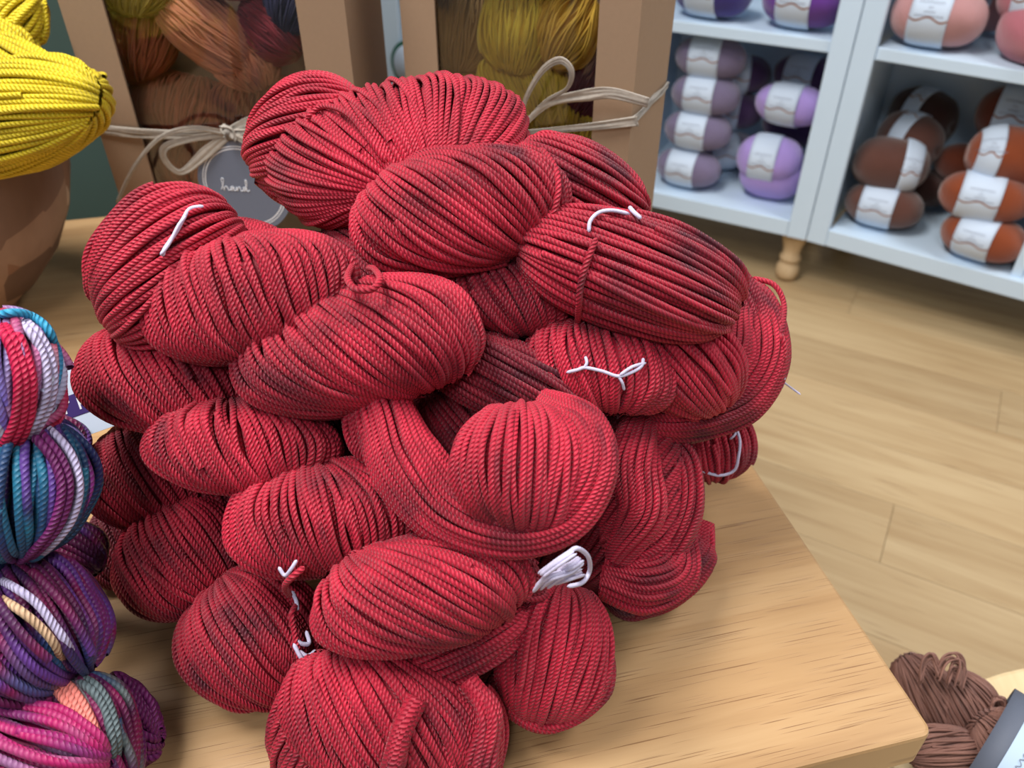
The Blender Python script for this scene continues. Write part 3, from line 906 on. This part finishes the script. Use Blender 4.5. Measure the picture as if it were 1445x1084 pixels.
# raffia bows
def rafx(P, N, px, py, out):
    return at_plane(px, py, P + N * out, N)
bow1 = thing('raffia_bow', 'natural raffia bow tied round the left kraft box', 'ribbon', rafx(P1, N1, 325, 187, 0.004))
def rib(root, name, P, N, pts, widths, nrm=None, thick=0.0007):
    pp = [rafx(P, N, *q) if len(q) == 3 else np.array(q) for q in pts]
    o = ribbon(name, pp, widths, nrm if nrm is not None else N, thick, M_raffia)
    return attach(o, root)
rib(bow1, 'band', P1, N1, [(137, 182, 0.002), (180, 187, 0.003), (240, 190, 0.004), (322, 188, 0.006)], [0.009, 0.010, 0.009, 0.008])
rib(bow1, 'band', P1, N1, [(322, 187, 0.006), (350, 174, 0.006), (410, 150, 0.003), (478, 138, 0.002)], [0.008, 0.011, 0.010, 0.009])
rib(bow1, 'bow_loop', P1, N1, [(322, 189, 0.008), (270, 196, 0.014), (233, 208, 0.018), (234, 228, 0.018), (256, 243, 0.016), (290, 216, 0.012), (322, 190, 0.008)], [0.006, 0.006, 0.007, 0.007, 0.006, 0.011, 0.008])
rib(bow1, 'tail', P1, N1, [(322, 188, 0.010), (270, 181, 0.016), (225, 195, 0.022), (190, 235, 0.026), (165, 286, 0.026)], [0.006, 0.005, 0.004, 0.004, 0.0035])
rib(bow1, 'bow_loop', P1, N1, [(326, 190, 0.008), (345, 198, 0.014), (375, 212, 0.018), (390, 200, 0.018), (370, 188, 0.014), (330, 186, 0.008)], [0.006, 0.007, 0.007, 0.007, 0.006, 0.005])
rib(bow1, 'knot', P1, N1, [(314, 180, 0.010), (322, 187, 0.013), (331, 196, 0.010)], [0.008, 0.010, 0.008], thick=0.004)

bow2 = thing('raffia_bow', 'natural raffia bow tied round the right kraft box', 'ribbon', rafx(P2, N2, 728, 188, 0.004))
rib(bow2, 'band', P2, N2, [(700, 190, 0.003), (740, 187, 0.003), (820, 180, 0.003), (897, 171, 0.002)], [0.004, 0.004, 0.006, 0.008])
e2box = np.array([-N2[0], -N2[1], 0])
cr = np.array(B2.location) + np.array([math.cos(b2a), math.sin(b2a), 0]) * (b2w + 0.0015)
pts = [np.array([cr[0], cr[1], 0]) + e2box * k for k in (0.0, 0.05, 0.1)]
z0 = rafx(P2, N2, 897, 172, 0.002)[2]
rib(bow2, 'band', P2, N2, [(897, 172, 0.002), (900, 171, 0.001)], [0.008, 0.008])
o = ribbon('band', [np.array([p[0], p[1], z0]) for p in pts], [0.008, 0.007, 0.006], np.array([math.cos(b2a), math.sin(b2a), 0.0]), 0.0014, M_raffia); attach(o, bow2)
rib(bow2, 'bow_loop', P2, N2, [(735, 178, 0.010), (742, 140, 0.018), (765, 100, 0.024), (790, 85, 0.026), (806, 100, 0.026), (800, 125, 0.022), (770, 143, 0.016), (738, 176, 0.010)], [0.003, 0.004, 0.005, 0.006, 0.005, 0.003, 0.003, 0.003])
rib(bow2, 'tail', P2, N2, [(733, 182, 0.010), (775, 146, 0.016), (830, 134, 0.020), (865, 132, 0.022), (915, 145, 0.022)], [0.004, 0.006, 0.010, 0.009, 0.008])
rib(bow2, 'knot', P2, N2, [(724, 180, 0.008), (731, 186, 0.012), (738, 192, 0.008)], [0.008, 0.009, 0.008], thick=0.004)

# round slate tag on the left bow
tp = rafx(P1, N1, 345, 264, 0.008)
tagroot = thing('gift_tag', 'round slate-grey tag with white handwriting hanging from the left bow', 'tag', tp, (math.pi / 2, 0, b1a))
TR = 0.0455
lathe('card', [(TR, -0.0006), (TR, 0.0006)], 72, M_tag, tagroot, smooth=False)
def ring_mesh(r0, r1, z):
    V = []; Fs = []; n = 90
    for k in range(n):
        a = 2 * math.pi * k / n
        V += [(r0 * math.cos(a), r0 * math.sin(a), z), (r1 * math.cos(a), r1 * math.sin(a), z)]
    for k in range(n):
        k2 = (k + 1) % n
        Fs.append((2 * k, 2 * k + 1, 2 * k2 + 1, 2 * k2))
    return mesh_py('printed_ring', V, Fs)
new_obj('printed_ring', ring_mesh(TR * 0.875, TR * 0.895, 0.0008), M_ink_white, tagroot)
new_obj('printed_ring', ring_mesh(TR * 0.82, TR * 0.845, 0.0008), M_ink_white, tagroot)
# handwriting "hand" as one pen line, x in letter units
pen = [(0, 0.1), (0.25, 0.5), (0.55, 1.25), (0.5, 1.6), (0.3, 1.5), (0.3, 0.8), (0.4, 0.0), (0.5, 0.35), (0.75, 0.55), (0.9, 0.3), (1.0, 0.02), (1.3, 0.15),
       (1.65, 0.5), (1.4, 0.52), (1.3, 0.2), (1.5, 0.02), (1.72, 0.45), (1.76, 0.05), (2.0, 0.08), (2.1, 0.5), (2.15, 0.02), (2.3, 0.4), (2.5, 0.52), (2.6, 0.25), (2.68, 0.03), (2.95, 0.12),
       (3.3, 0.48), (3.05, 0.5), (2.98, 0.2), (3.15, 0.02), (3.4, 0.4), (3.62, 1.2), (3.5, 1.55), (3.42, 0.9), (3.5, 0.05), (3.85, 0.2)]
sc_ = 0.0075
wr = cord('handwriting', [(-0.0235 + x * sc_, -0.0040 + y * sc_, 0.0008) for x, y in pen], 0.00042, M_ink_white, tagroot, n=200, sides=5, taper=False)

# ------------------------------------------------------------------ wooden bowl with yellow yarn
def bowl_mat():
    t = NT('mosaic_wood')
    co = t.coords()
    vor = t.n('ShaderNodeTexVoronoi'); t.l(t.mapping(co, (24, 24, 18), (0.4, 0.5, 0.6)), vor.inputs['Vector']); vor.inputs['Scale'].default_value = 1.0
    vor.inputs['Randomness'].default_value = 0.55
    sp = t.n('ShaderNodeSeparateColor'); t.l(vor.outputs['Color'], sp.inputs[0])
    c = t.ramp(sp.outputs[0], [(0.0, rgb(122, 96, 84)), (0.25, rgb(158, 130, 112)), (0.45, rgb(138, 102, 82)), (0.62, rgb(204, 182, 160)), (0.78, rgb(102, 80, 70))], 'CONSTANT')
    g = t.noise(t.mapping(co, (60, 60, 14)), 1.0, 3)
    t.l(t.mix(t.math('MULTIPLY', g, 0.5), c, rgb(80, 56, 44)), t.b.inputs['Base Color'])
    t.b.inputs['Roughness'].default_value = 0.55
    return t.m
bowl = thing('wooden_bowl', 'brown patchwork wooden bowl holding yellow yarn at the left', 'bowl', (-0.552, 0.70, TABLE_Z))
bp_ = [(0.040, 0.0), (0.046, 0.002), (0.052, 0.012), (0.075, 0.030), (0.104, 0.062), (0.124, 0.098), (0.136, 0.135), (0.142, 0.172), (0.142, 0.178), (0.139, 0.180), (0.135, 0.176), (0.129, 0.135), (0.116, 0.098), (0.096, 0.064), (0.066, 0.034), (0.02, 0.022)]
lathe('bowl_body', bp_, 64, bowl_mat(), bowl)
hank('golden yellow yarn hank spilling over the rim of the wooden bowl', [
    cl(25, 165, 0.655, 135, 72, 18, 8, r=0.0024, tilt=10, tw=0.3),
    cl(40, 110, 0.665, 88, 46, -22, -30, r=0.0024),
    cl(-110, 262, 0.745, 105, 72, 5, 20, r=0.0024),
    cl(-75, 190, 0.705, 110, 70, 10, 30, r=0.0024),
], M_yellow, floor_z=TABLE_Z + 0.02, group=None)
hank('golden yellow yarn hank knotted on top in the bowl, at the frame corner', [
    cl(15, 28, 0.70, 50, 42, 0, 50, r=0.0024),
    cl(-10, 80, 0.69, 60, 50, 40, -30, r=0.0024),
    cl(52, 25, 0.71, 15, 38, 10, 80, r=0.0024),
], M_yellow, floor_z=TABLE_Z + 0.02)

# ------------------------------------------------------------------ red hanks
GR = 'red hanks in the pile'
H = {}
def red(key, label, coils, mat=M_red, **k):
    H[key] = hank(label, coils, mat, GR, **k)
red('A', 'red yarn hank at the upper left of the pile with a short white tie', [
    cl(240, 376, 0.445, 122, 97, 52, 42, tilt=-10, tw=0.15),
    cl(356, 420, 0.430, 152, 88, 14, -50, tilt=-5, tw=0.35, c=80),
    cl(350, 370, 0.50, 90, 60, -20, -50)])
red('B', 'red yarn hank topping the back of the pile in front of the boxes', [
    cl(568, 224, 0.500, 190, 102, 12, -62, tilt=52, tw=0.0, c=95, slit=0.25),
    cl(446, 202, 0.520, 96, 92, 45, 18, tilt=-10, tw=0.2)])
red('C', 'red egg-shaped hank end at the top centre of the pile', [
    cl(648, 298, 0.448, 152, 88, 10, -20, tw=0.5, c=78),
    cl(822, 262, 0.475, 104, 58, -32, -34, tw=-0.3),
    cl(700, 330, 0.53, 170, 90, -8, -20)], M_red2)
red('D', 'red hank with a white tie looped on its top, upper right of the pile', [
    cl(888, 386, 0.448, 172, 84, -16, -17, tw=0.3, c=76, slit=0.55),
    cl(716, 418, 0.465, 92, 52, -15, -62),
    cl(820, 455, 0.51, 110, 60, -10, -50, mat=M_redshade)], M_red2)
red('E', 'red hank end facing out with a white figure-tie across it', [
    cl(848, 518, 0.462, 112, 66, -10, -82, tilt=15, c=62),
    cl(962, 512, 0.475, 92, 74, -25, -50, c=66)], M_red)
red('F', 'red hank at the far right of the pile hanging over the table edge', [
    cl(1030, 470, 0.520, 104, 66, -62, -66, tw=0.2, slit=0.7),
    pt([(880, 590, .49), (960, 590, .492), (1035, 560, .50), (1070, 500, .505), (1058, 430, .515), (1010, 400, .52)], [26, 38, 46, 44, 36, 20], tw=0.5),
    pt([(900, 560, .485), (980, 545, .482), (1030, 500, .49), (1040, 440, .50)], [20, 36, 40, 24], tw=0.4)], M_red2)
red('G', 'small red hank end low at the right with a white thread loop', [
    cl(1000, 625, 0.585, 66, 52, -10, -82),
    cl(930, 610, 0.60, 90, 60, 0, -60)], M_red2)
red('I', 'large rounded red hank in the centre front of the pile', [
    cl(738, 660, 0.406, 104, 92, -12, -86, tilt=14, tw=0.15, c=84),
    pt([(540, 575, .435), (572, 650, .424), (630, 715, .416), (715, 742, .406), (792, 722, .402), (832, 660, .400), (822, 600, .412), (770, 566, .435)], [44, 54, 56, 50, 48, 40, 32, 18], tw=1.0),
    cl(540, 615, 0.436, 66, 48, -50, -70, tw=0.2),
    cl(720, 536, 0.462, 132, 56, -17, -24, mat=M_redshade, tw=0.3),
    cl(690, 640, 0.52, 190, 130, 0, -50, mat=M_redshade)])
red('J', 'plump red hank in the middle of the pile below a tiny yarn loop', [
    cl(510, 489, 0.432, 178, 92, 14, -32, tw=0.2, c=84),
    cl(560, 430, 0.52, 200, 110, 0, -40, mat=M_redshade)])
red('K', 'red hank in the middle left between two larger ones', [
    cl(344, 630, 0.445, 132, 68, -4, -62, tw=0.15),
    cl(420, 620, 0.53, 170, 100, 0, -50, mat=M_redshade),
    cl(300, 705, 0.525, 95, 62, 0, -50, mat=M_redshade)])
red('L', 'red hank bulging out at the left side near the white label', [
    cl(234, 534, 0.462, 120, 78, -8, -50, tw=0.2)])
red('M', 'darker red hank recessed in the left side of the pile', [
    cl(208, 672, 0.505, 84, 74, -20, -58)], M_red2)
red('N', 'red hank low at the left resting near the tabletop', [
    cl(258, 788, 0.498, 90, 80, 35, -54),
    cl(175, 770, 0.56, 50, 60, 0, -60, mat=M_redshade)], M_red2)
red('O', 'red hank left of centre with an upright strand lay', [
    cl(460, 730, 0.440, 142, 82, 5, -62, tw=0.2, c=74),
    cl(560, 740, 0.50, 140, 90, 0, -50, mat=M_redshade)], M_red)
red('P', 'round red hank resting on the table at the lower left', [
    cl(360, 900, 0.475, 100, 94, -30, -46, tw=0.2)], M_red2)
red('Q', 'red hank with long slanting strands at the lower centre', [
    cl(592, 838, 0.415, 156, 82, 11, -20, tw=0.35, c=70),
    cl(645, 902, 0.440, 108, 52, 22, 26),
    cl(650, 792, 0.440, 120, 46, -16, -14, mat=M_redshade)], M_red)
red('R', 'red hank at the very front of the pile cut by the frame', [
    cl(545, 1020, 0.428, 152, 98, -22, -50, tw=0.3, c=80),
    cl(640, 1050, 0.432, 72, 86, 0, -66, c=70),
    cl(452, 1040, 0.438, 68, 84, 25, 60),
    pt([(590, 985, .405), (568, 1030, .400), (552, 1090, .398)], [3, 9, 13], tw=0.3),
    pt([(660, 960, .415), (690, 1010, .41), (680, 1080, .405)], [10, 20, 22], tw=0.3)], M_red2)
red('S', 'red hank lying upright at the lower right of the front', [
    cl(782, 920, 0.458, 80, 100, -5, 70, tilt=-10, tw=-0.25, c=74, sq=2.6),
    pt([(722, 990, .455), (775, 1000, .452), (832, 960, .458), (835, 890, .47)], [24, 34, 36, 24], tw=0.5),
    cl(700, 950, 0.485, 75, 60, 0, 60, mat=M_redshade)], M_red2)
red('T', 'red twisted hank standing at the right side of the pile', [
    cl(905, 690, 0.500, 112, 58, 80, 60, tw=0.5),
    pt([(905, 580, .49), (895, 650, .475), (905, 720, .475), (870, 785, .485)], [22, 36, 36, 22], tw=1.2),
    pt([(915, 610, .50), (955, 650, .497), (962, 720, .497), (930, 785, .50), (880, 790, .50)], [18, 30, 32, 28, 14], tw=0.9),
    pt([(850, 815, .49), (905, 825, .488), (950, 800, .50), (955, 740, .52)], [30, 42, 38, 24], tw=0.6),
    pt([(990, 735, .53), (975, 790, .525), (930, 835, .52)], [16, 32, 26], tw=0.5),
    cl(920, 800, 0.530, 90, 60, 25, 30),
    cl(830, 690, 0.55, 120, 140, 0, 60, mat=M_redshade)], M_red2)

# white ties, one thread each
def tie(key, li, pts, r=0.0013,  name='tie_thread', lift=1.2, mat=None):
    root, Ls = H[key]
    pp = [on_lobe(Ls[li], q[0], q[1], q[2] if len(q) > 2 else lift) for q in pts]
    o = cord(name, pp, r * (0.72 if mat is None else 1.0), mat or M_white_thread, n=len(pp) * 7)
    if mat is None: o['label'] = 'white cotton tie'
    return attach(o, root)
tie('A', 0, [(288, 291, 1.6), (268, 295), (258, 310), (250, 325), (240, 340), (232, 352), (229, 362)], 0.0015)
tie('A', 0, [(262, 305, 2), (252, 318, 2.4), (238, 345, 2), (226, 360, 2.2)], 0.0012)
tie('D', 0, [(831, 328, 0.6), (833, 312, 1.8), (845, 300, 2.4), (862, 297, 2.2), (880, 300, 1.6), (888, 304, .4)], 0.0015)
tie('D', 0, [(888, 292, 2), (895, 300, 2.6), (905, 309, 2)], 0.0017)
tie('E', 0, [(799, 526, 1), (815, 522, 2), (826, 519, 2), (850, 524, 2), (872, 531, 2), (890, 526, 2), (905, 517, 2), (908, 505, 1)], 0.0014)
tie('E', 0, [(826, 503, 1.2), (828, 512, 2), (824, 520, 2)], 0.0013)
tie('E', 0, [(874, 530, 2.4), (892, 518, 2.6), (912, 512, 1.5)], 0.0013)
tie('E', 0, [(872, 530, 2), (878, 540, 2), (881, 551, 1)], 0.0012)
tie('F', 0, [(1098, 522, 2), (1106, 534, 3), (1102, 549, 2)], 0.0015)
tie('F', 0, [(1104, 538, 3), (1116, 547, 3), (1130, 557, 3)], 0.0009)
tie('G', 0, [(1038, 602, 2), (1044, 622, 3), (1042, 645, 3), (1036, 664, 2.5), (1015, 671, 2), (988, 664, 1)], 0.0015)
tie('G', 0, [(1042, 605, 2), (1036, 615, 2), (1030, 620, 1)], 0.0011)
tie('I', 0, [(752, 836, 14), (766, 818, 14), (775, 800, 14), (800, 782, 14), (815, 774, 14), (830, 786, 13), (832, 805, 12), (822, 822, 12), (800, 828, 12)], 0.0016)
for q in ([(762, 812, 14), (785, 795, 15), (810, 778, 15)], [(768, 828, 13), (790, 812, 15), (818, 800, 13)], [(758, 830, 13), (775, 815, 15), (800, 806, 15), (820, 792, 13)], [(778, 822, 13), (800, 815, 15), (822, 808, 13)], [(786, 806, 13), (805, 798, 15), (820, 788, 13)]):
    tie('I', 0, q, 0.0014)
    tie('I', 0, [(x + 4, y + 3, l + 1) for x, y, l in q], 0.0011)
    tie('I', 0, [(x - 3, y - 2, l - 1) for x, y, l in q], 0.0012)
for q in ([(393, 800, 3), (402, 812, 4), (411, 803, 4), (419, 790, 3)], [(404, 810, 4), (406, 818, 3)]):
    tie('O', 0, q, 0.0014)
for q in ([(412, 834, 5), (418, 848, 6), (420, 862, 5)], [(412, 880, 4), (420, 905, 5), (436, 908, 5), (432, 890, 4)], [(414, 908, 5), (426, 930, 6), (440, 948, 5)], [(420, 918, 5), (434, 926, 6), (446, 918, 5)], [(428, 928, 6), (438, 940, 7), (444, 952, 5)]):
    tie('P', 0, q, 0.0017)
tie('N', 1, [(176, 752, 3), (182, 748, 4), (190, 746, 4), (192, 740, 3)], 0.0013)
# loose single strands
for key, li, pts in (
    ('J', 0, [(498, 372, 2), (490, 392, 5), (502, 408, 6), (525, 408, 6), (536, 394, 5), (528, 380, 3), (518, 378, 0)]),
    ('D', 0, [(842, 335, 2), (830, 365, 2.2), (820, 400, 2.2), (817, 432, 2), (815, 458, 1)]),
    ('C', 0, [(762, 208, 1), (782, 235, 2.4), (788, 265, 2.6), (782, 300, 2), (772, 325, 1)]),
    ('O', 0, [(430, 800, 3), (412, 815, 5), (402, 828, 5), (410, 842, 4)]),
    ('B', 0, [(432, 168, 2), (455, 150, 2.6), (490, 160, 2.6), (520, 195, 2.4), (545, 230, 2)]),
    ('P', 0, [(420, 850, 5), (412, 866, 6), (414, 884, 5), (424, 940, 4), (428, 985, 2)]),
    ('F', 0, [(1090, 470, 1), (1104, 478, 4), (1107, 505, 4), (1100, 528, 2)]),
    ('F', 0, [(1060, 392, 1), (1092, 402, 3), (1106, 430, 4), (1102, 470, 3), (1092, 500, 2)]),
):
    tie(key, li, pts, 0.0018, 'loose_strand', mat=M_red)

# ------------------------------------------------------------------ variegated hanks at the left
GV = 'variegated hanks at the left'
def flat_yarn(nm, c):
    return yarn_dyed(nm, c, tuple(x * .8 for x in c[:3]) + (1,), tuple(x * .5 for x in c[:3]) + (1,), pitch=0.0026, dist=0.0010, sheen=0.05)
M_crimson, M_peach, M_cyan, M_slate = flat_yarn('crimson_yarn', rgb(196, 20, 70)), flat_yarn('peach_yarn', rgb(232, 130, 118)), flat_yarn('cyan_yarn', rgb(50, 150, 190)), flat_yarn('slate_yarn', rgb(98, 112, 116))
M_palel, M_plum, M_mag = flat_yarn('pale_lilac_yarn', rgb(190, 180, 214)), flat_yarn('plum_yarn', rgb(110, 30, 96)), flat_yarn('magenta_yarn', rgb(160, 16, 96))
def accent(hk, li, pts, mat, k=1, step=(9, 2)):
    root, Ls = hk
    for i in range(k):
        pp = [on_lobe(Ls[li], x + step[0] * i, y + step[1] * i, l if 0 < j < len(pts) - 1 else -2.5) for j, (x, y, l) in enumerate(pts)]
        attach(cord('loose_strand', pp, 0.0022, mat, n=len(pp) * 9, sides=6), root)
v1 = hank('variegated hank in pale blue, lilac and crimson topping the left stack', [
    cl(-8, 538, 0.395, 94, 102, 0, -68, r=0.0023, tw=0.3, tilt=10)], M_v1, GV)
accent(v1, 0, [(-20, 452, 1), (10, 442, 1.6), (45, 446, 1.6), (72, 472, 1.6), (82, 520, 1)], M_cyan)
accent(v1, 0, [(-14, 446, .6), (4, 468, .9), (18, 500, 1.1), (26, 540, 1.2), (22, 590, 1), (8, 622, .8), (-6, 640, .4)], M_crimson, 3, (10, 1))
accent(v1, 0, [(22, 444, .6), (46, 462, 1), (66, 490, 1.1), (76, 530, 1.2), (70, 572, 1), (52, 606, .8), (36, 630, .4)], M_palel, 2, (-9, 2))
v2 = hank('variegated hank in teal, navy and violet, second in the left stack', [
    cl(18, 690, 0.405, 112, 98, 10, -98, r=0.0023, tw=-0.35, tilt=10),
    cl(66, 622, 0.47, 60, 42, -20, -30, r=0.0023, mat=M_v3)], M_v2, GV)
accent(v2, 0, [(48, 592, .6), (76, 612, 1), (102, 645, 1.2), (112, 690, 1.2), (100, 736, 1), (72, 770, .8), (44, 790, .4)], M_palel, 1)
accent(v2, 0, [(38, 594, .6), (62, 616, 1), (88, 650, 1.2), (98, 690, 1.2), (86, 738, 1), (60, 772, .8), (36, 792, .4)], M_plum, 2, (-11, 3))
v3 = hank('variegated plum and magenta hank, third in the left stack', [
    cl(30, 890, 0.418, 108, 108, 30, -48, r=0.0023, tw=0.3),
    cl(60, 780, 0.49, 90, 50, 0, -30, r=0.0023)], M_v3, GV)
accent(v3, 0, [(-10, 838, .7), (26, 860, 1.0), (58, 886, 1.1), (80, 914, 1.0), (88, 940, .9)], flat_yarn('sand_yarn', rgb(214, 176, 140)), 1)
accent(v3, 0, [(-14, 812, .7), (22, 830, 1.0), (52, 852, 1.1), (76, 882, 1.1), (98, 915, .9), (106, 950, .6)], M_palel, 1)
v4 = hank('variegated rose and slate hank at the bottom left of the frame', [
    cl(125, 1042, 0.418, 68, 92, 25, -62, r=0.0023, tw=0.2),
    cl(40, 1062, 0.400, 120, 78, -8, -12, r=0.0023, tw=0.3, mat=yarn_variegated('variegated_yarn_magenta', [rgb(90, 60, 100), rgb(150, 14, 96), rgb(120, 40, 100), rgb(166, 18, 90), rgb(130, 90, 130), rgb(110, 20, 80)], seed=8.2)),
    cl(186, 1015, 0.445, 36, 72, 20, -40, r=0.0023, mat=M_plum)], M_v4, GV)
accent(v4, 0, [(84, 950, .7), (102, 972, 1.0), (120, 998, 1.1), (134, 1028, 1.1), (144, 1060, .9), (148, 1090, .6)], M_peach, 3, (-8, 5))
accent(v4, 0, [(98, 955, .7), (128, 962, 1.2), (152, 990, 1.2), (166, 1040, 1.2), (164, 1080, .6)], M_slate, 2, (-7, 6))

# white label strip with a purple stripe beneath the left stack
lp = at(116, 562, 0.485)
lab = thing('paper_label', 'white paper label with a purple stripe between the two stacks', 'label', lp)
lab.rotation_mode = 'QUATERNION'
lab.rotation_quaternion = Matrix(np.stack([unit(EX * 0.9 + EY * 0.32), unit(EY * 0.9 - EX * 0.32), EZ], 1).tolist()).to_quaternion()
box_obj('card', (-0.024, 0.024, -0.022, 0.022, -0.0004, 0.0004), M_paper, lab)
box_obj('purple_stripe', (-0.024, 0.024, -0.009, 0.004, 0.0004, 0.0007), M_purple_print, lab)
ml = MB()
for k, x in enumerate((-0.012, -0.003, 0.006, 0.014)):
    ml.box(x, x + 0.0012, -0.006, 0.001, 0.0007, 0.0009); ml.box(x + 0.0012, x + 0.0045, -0.0002 - 0.003 * (k % 2), 0.001 - 0.003 * (k % 2), 0.0007, 0.0009)
new_obj('lettering', ml.mesh('lettering'), M_ink_white, lab)

# ------------------------------------------------------------------ brown hank with a grey band on the low table
def dBz(py, z=LOW_Z + 0.038):
    return (CAM[2] - z) / (SP + CP * (py - 542) / F_PX)
dB = dBz(1000)
kb = dict(r=0.0010, M=22, sides=4, floor_z=LOW_Z, jit=1.0, loose=0.2, furrow=6)
rootb, LB = hank('brown hank of fine yarn with a grey paper band at the lower right', [
    cl(1316, 986, dBz(986), 72, 40, -54, -58, tw=0.3, **kb),
    cl(1368, 1004, dBz(1004), 62, 44, -58, -66, tw=-0.2, **kb),
    cl(1338, 1060, dBz(1060), 62, 34, -6, 14, tw=0.2, **kb),
    cl(1440, 1075, dBz(1075), 84, 54, -48, -48, c=50, **kb),
    cl(1404, 1006, dBz(1006), 20, 14, -40, -40, **kb)], M_brownh)
rl = random.Random(3)
for pts in ([(1322, 958), (1332, 932), (1349, 926), (1358, 942), (1352, 970)], [(1336, 962), (1344, 938), (1353, 942), (1350, 966)], [(1298, 966), (1303, 938), (1316, 928), (1328, 955)], [(1398, 1006), (1404, 990), (1416, 988), (1420, 1002)]):
    for k in range(6):
        jx_, jy_ = rl.uniform(-3, 3), rl.uniform(-3, 3)
        o = cord('loose_strand', [at(x + jx_ * (1 + .3 * i), y + jy_ + (k - 3) * 1.3, dB - 0.026 + rl.uniform(-.003, .003)) for i, (x, y) in enumerate(pts)], 0.0010, M_brownh, n=22, sides=5); attach(o, rootb)
# band: a short oval sleeve round the hank axis
c0 = at_z(1399, 1044, LOW_Z + 0.040); ax = unit(at_z(1451, 1078, LOW_Z + 0.040) - c0)
side = unit(np.cross([0, 0, 1.0], ax)); upv = np.cross(ax, side)
V = []; Fs = []; nt = 48; ns = 6
for i in range(ns + 1):
    for k in range(nt):
        a = 2 * math.pi * k / nt
        p = c0 + ax * (0.075 * i / ns - 0.004) + side * 0.0465 * math.cos(a) + upv * 0.0405 * math.sin(a)
        p[2] = max(p[2], LOW_Z + 0.0006); V.append(p)
for i in range(ns):
    for k in range(nt):
        k2 = (k + 1) % nt; Fs.append((i * nt + k, i * nt + k2, (i + 1) * nt + k2, (i + 1) * nt + k))
bo = new_obj('paper_band', mesh_py('paper_band', V, Fs, True), M_greyband); attach(bo, rootb); bo['label'] = 'slate grey paper band'
sm = bo.modifiers.new('thick', 'SOLIDIFY'); sm.thickness = 0.0006
V = []; Fs = []; n1, n2 = 8, 10
for i in range(n1 + 1):
    for k in range(n2 + 1):
        a = math.radians(84 + 66 * k / n2)
        V.append(c0 + ax * (0.010 + 0.045 * i / n1) + side * 0.0482 * math.cos(a) + upv * 0.0412 * math.sin(a))
for i in range(n1):
    for k in range(n2):
        q = i * (n2 + 1) + k; Fs.append((q, q + 1, q + n2 + 2, q + n2 + 1))
st = new_obj('sticker', mesh_py('sticker', V, Fs, True), plain('pale_blue_paper', rgb(176, 196, 218), 0.7, 0.2), bo)
def bandpt(s, deg):
    a = math.radians(deg); return c0 + ax * s + side * 0.0489 * math.cos(a) + upv * 0.0418 * math.sin(a)
for (s0_, dg0) in ((0.020, 138), (0.027, 122), (0.036, 132)):
    pts = [bandpt(s0_ + 0.0016 * math.sin(i * 2.3), dg0 - i * 2.4) for i in range(9)]
    hw = cord('handwriting', pts, 0.00035, M_ink, bo, n=40, sides=4)
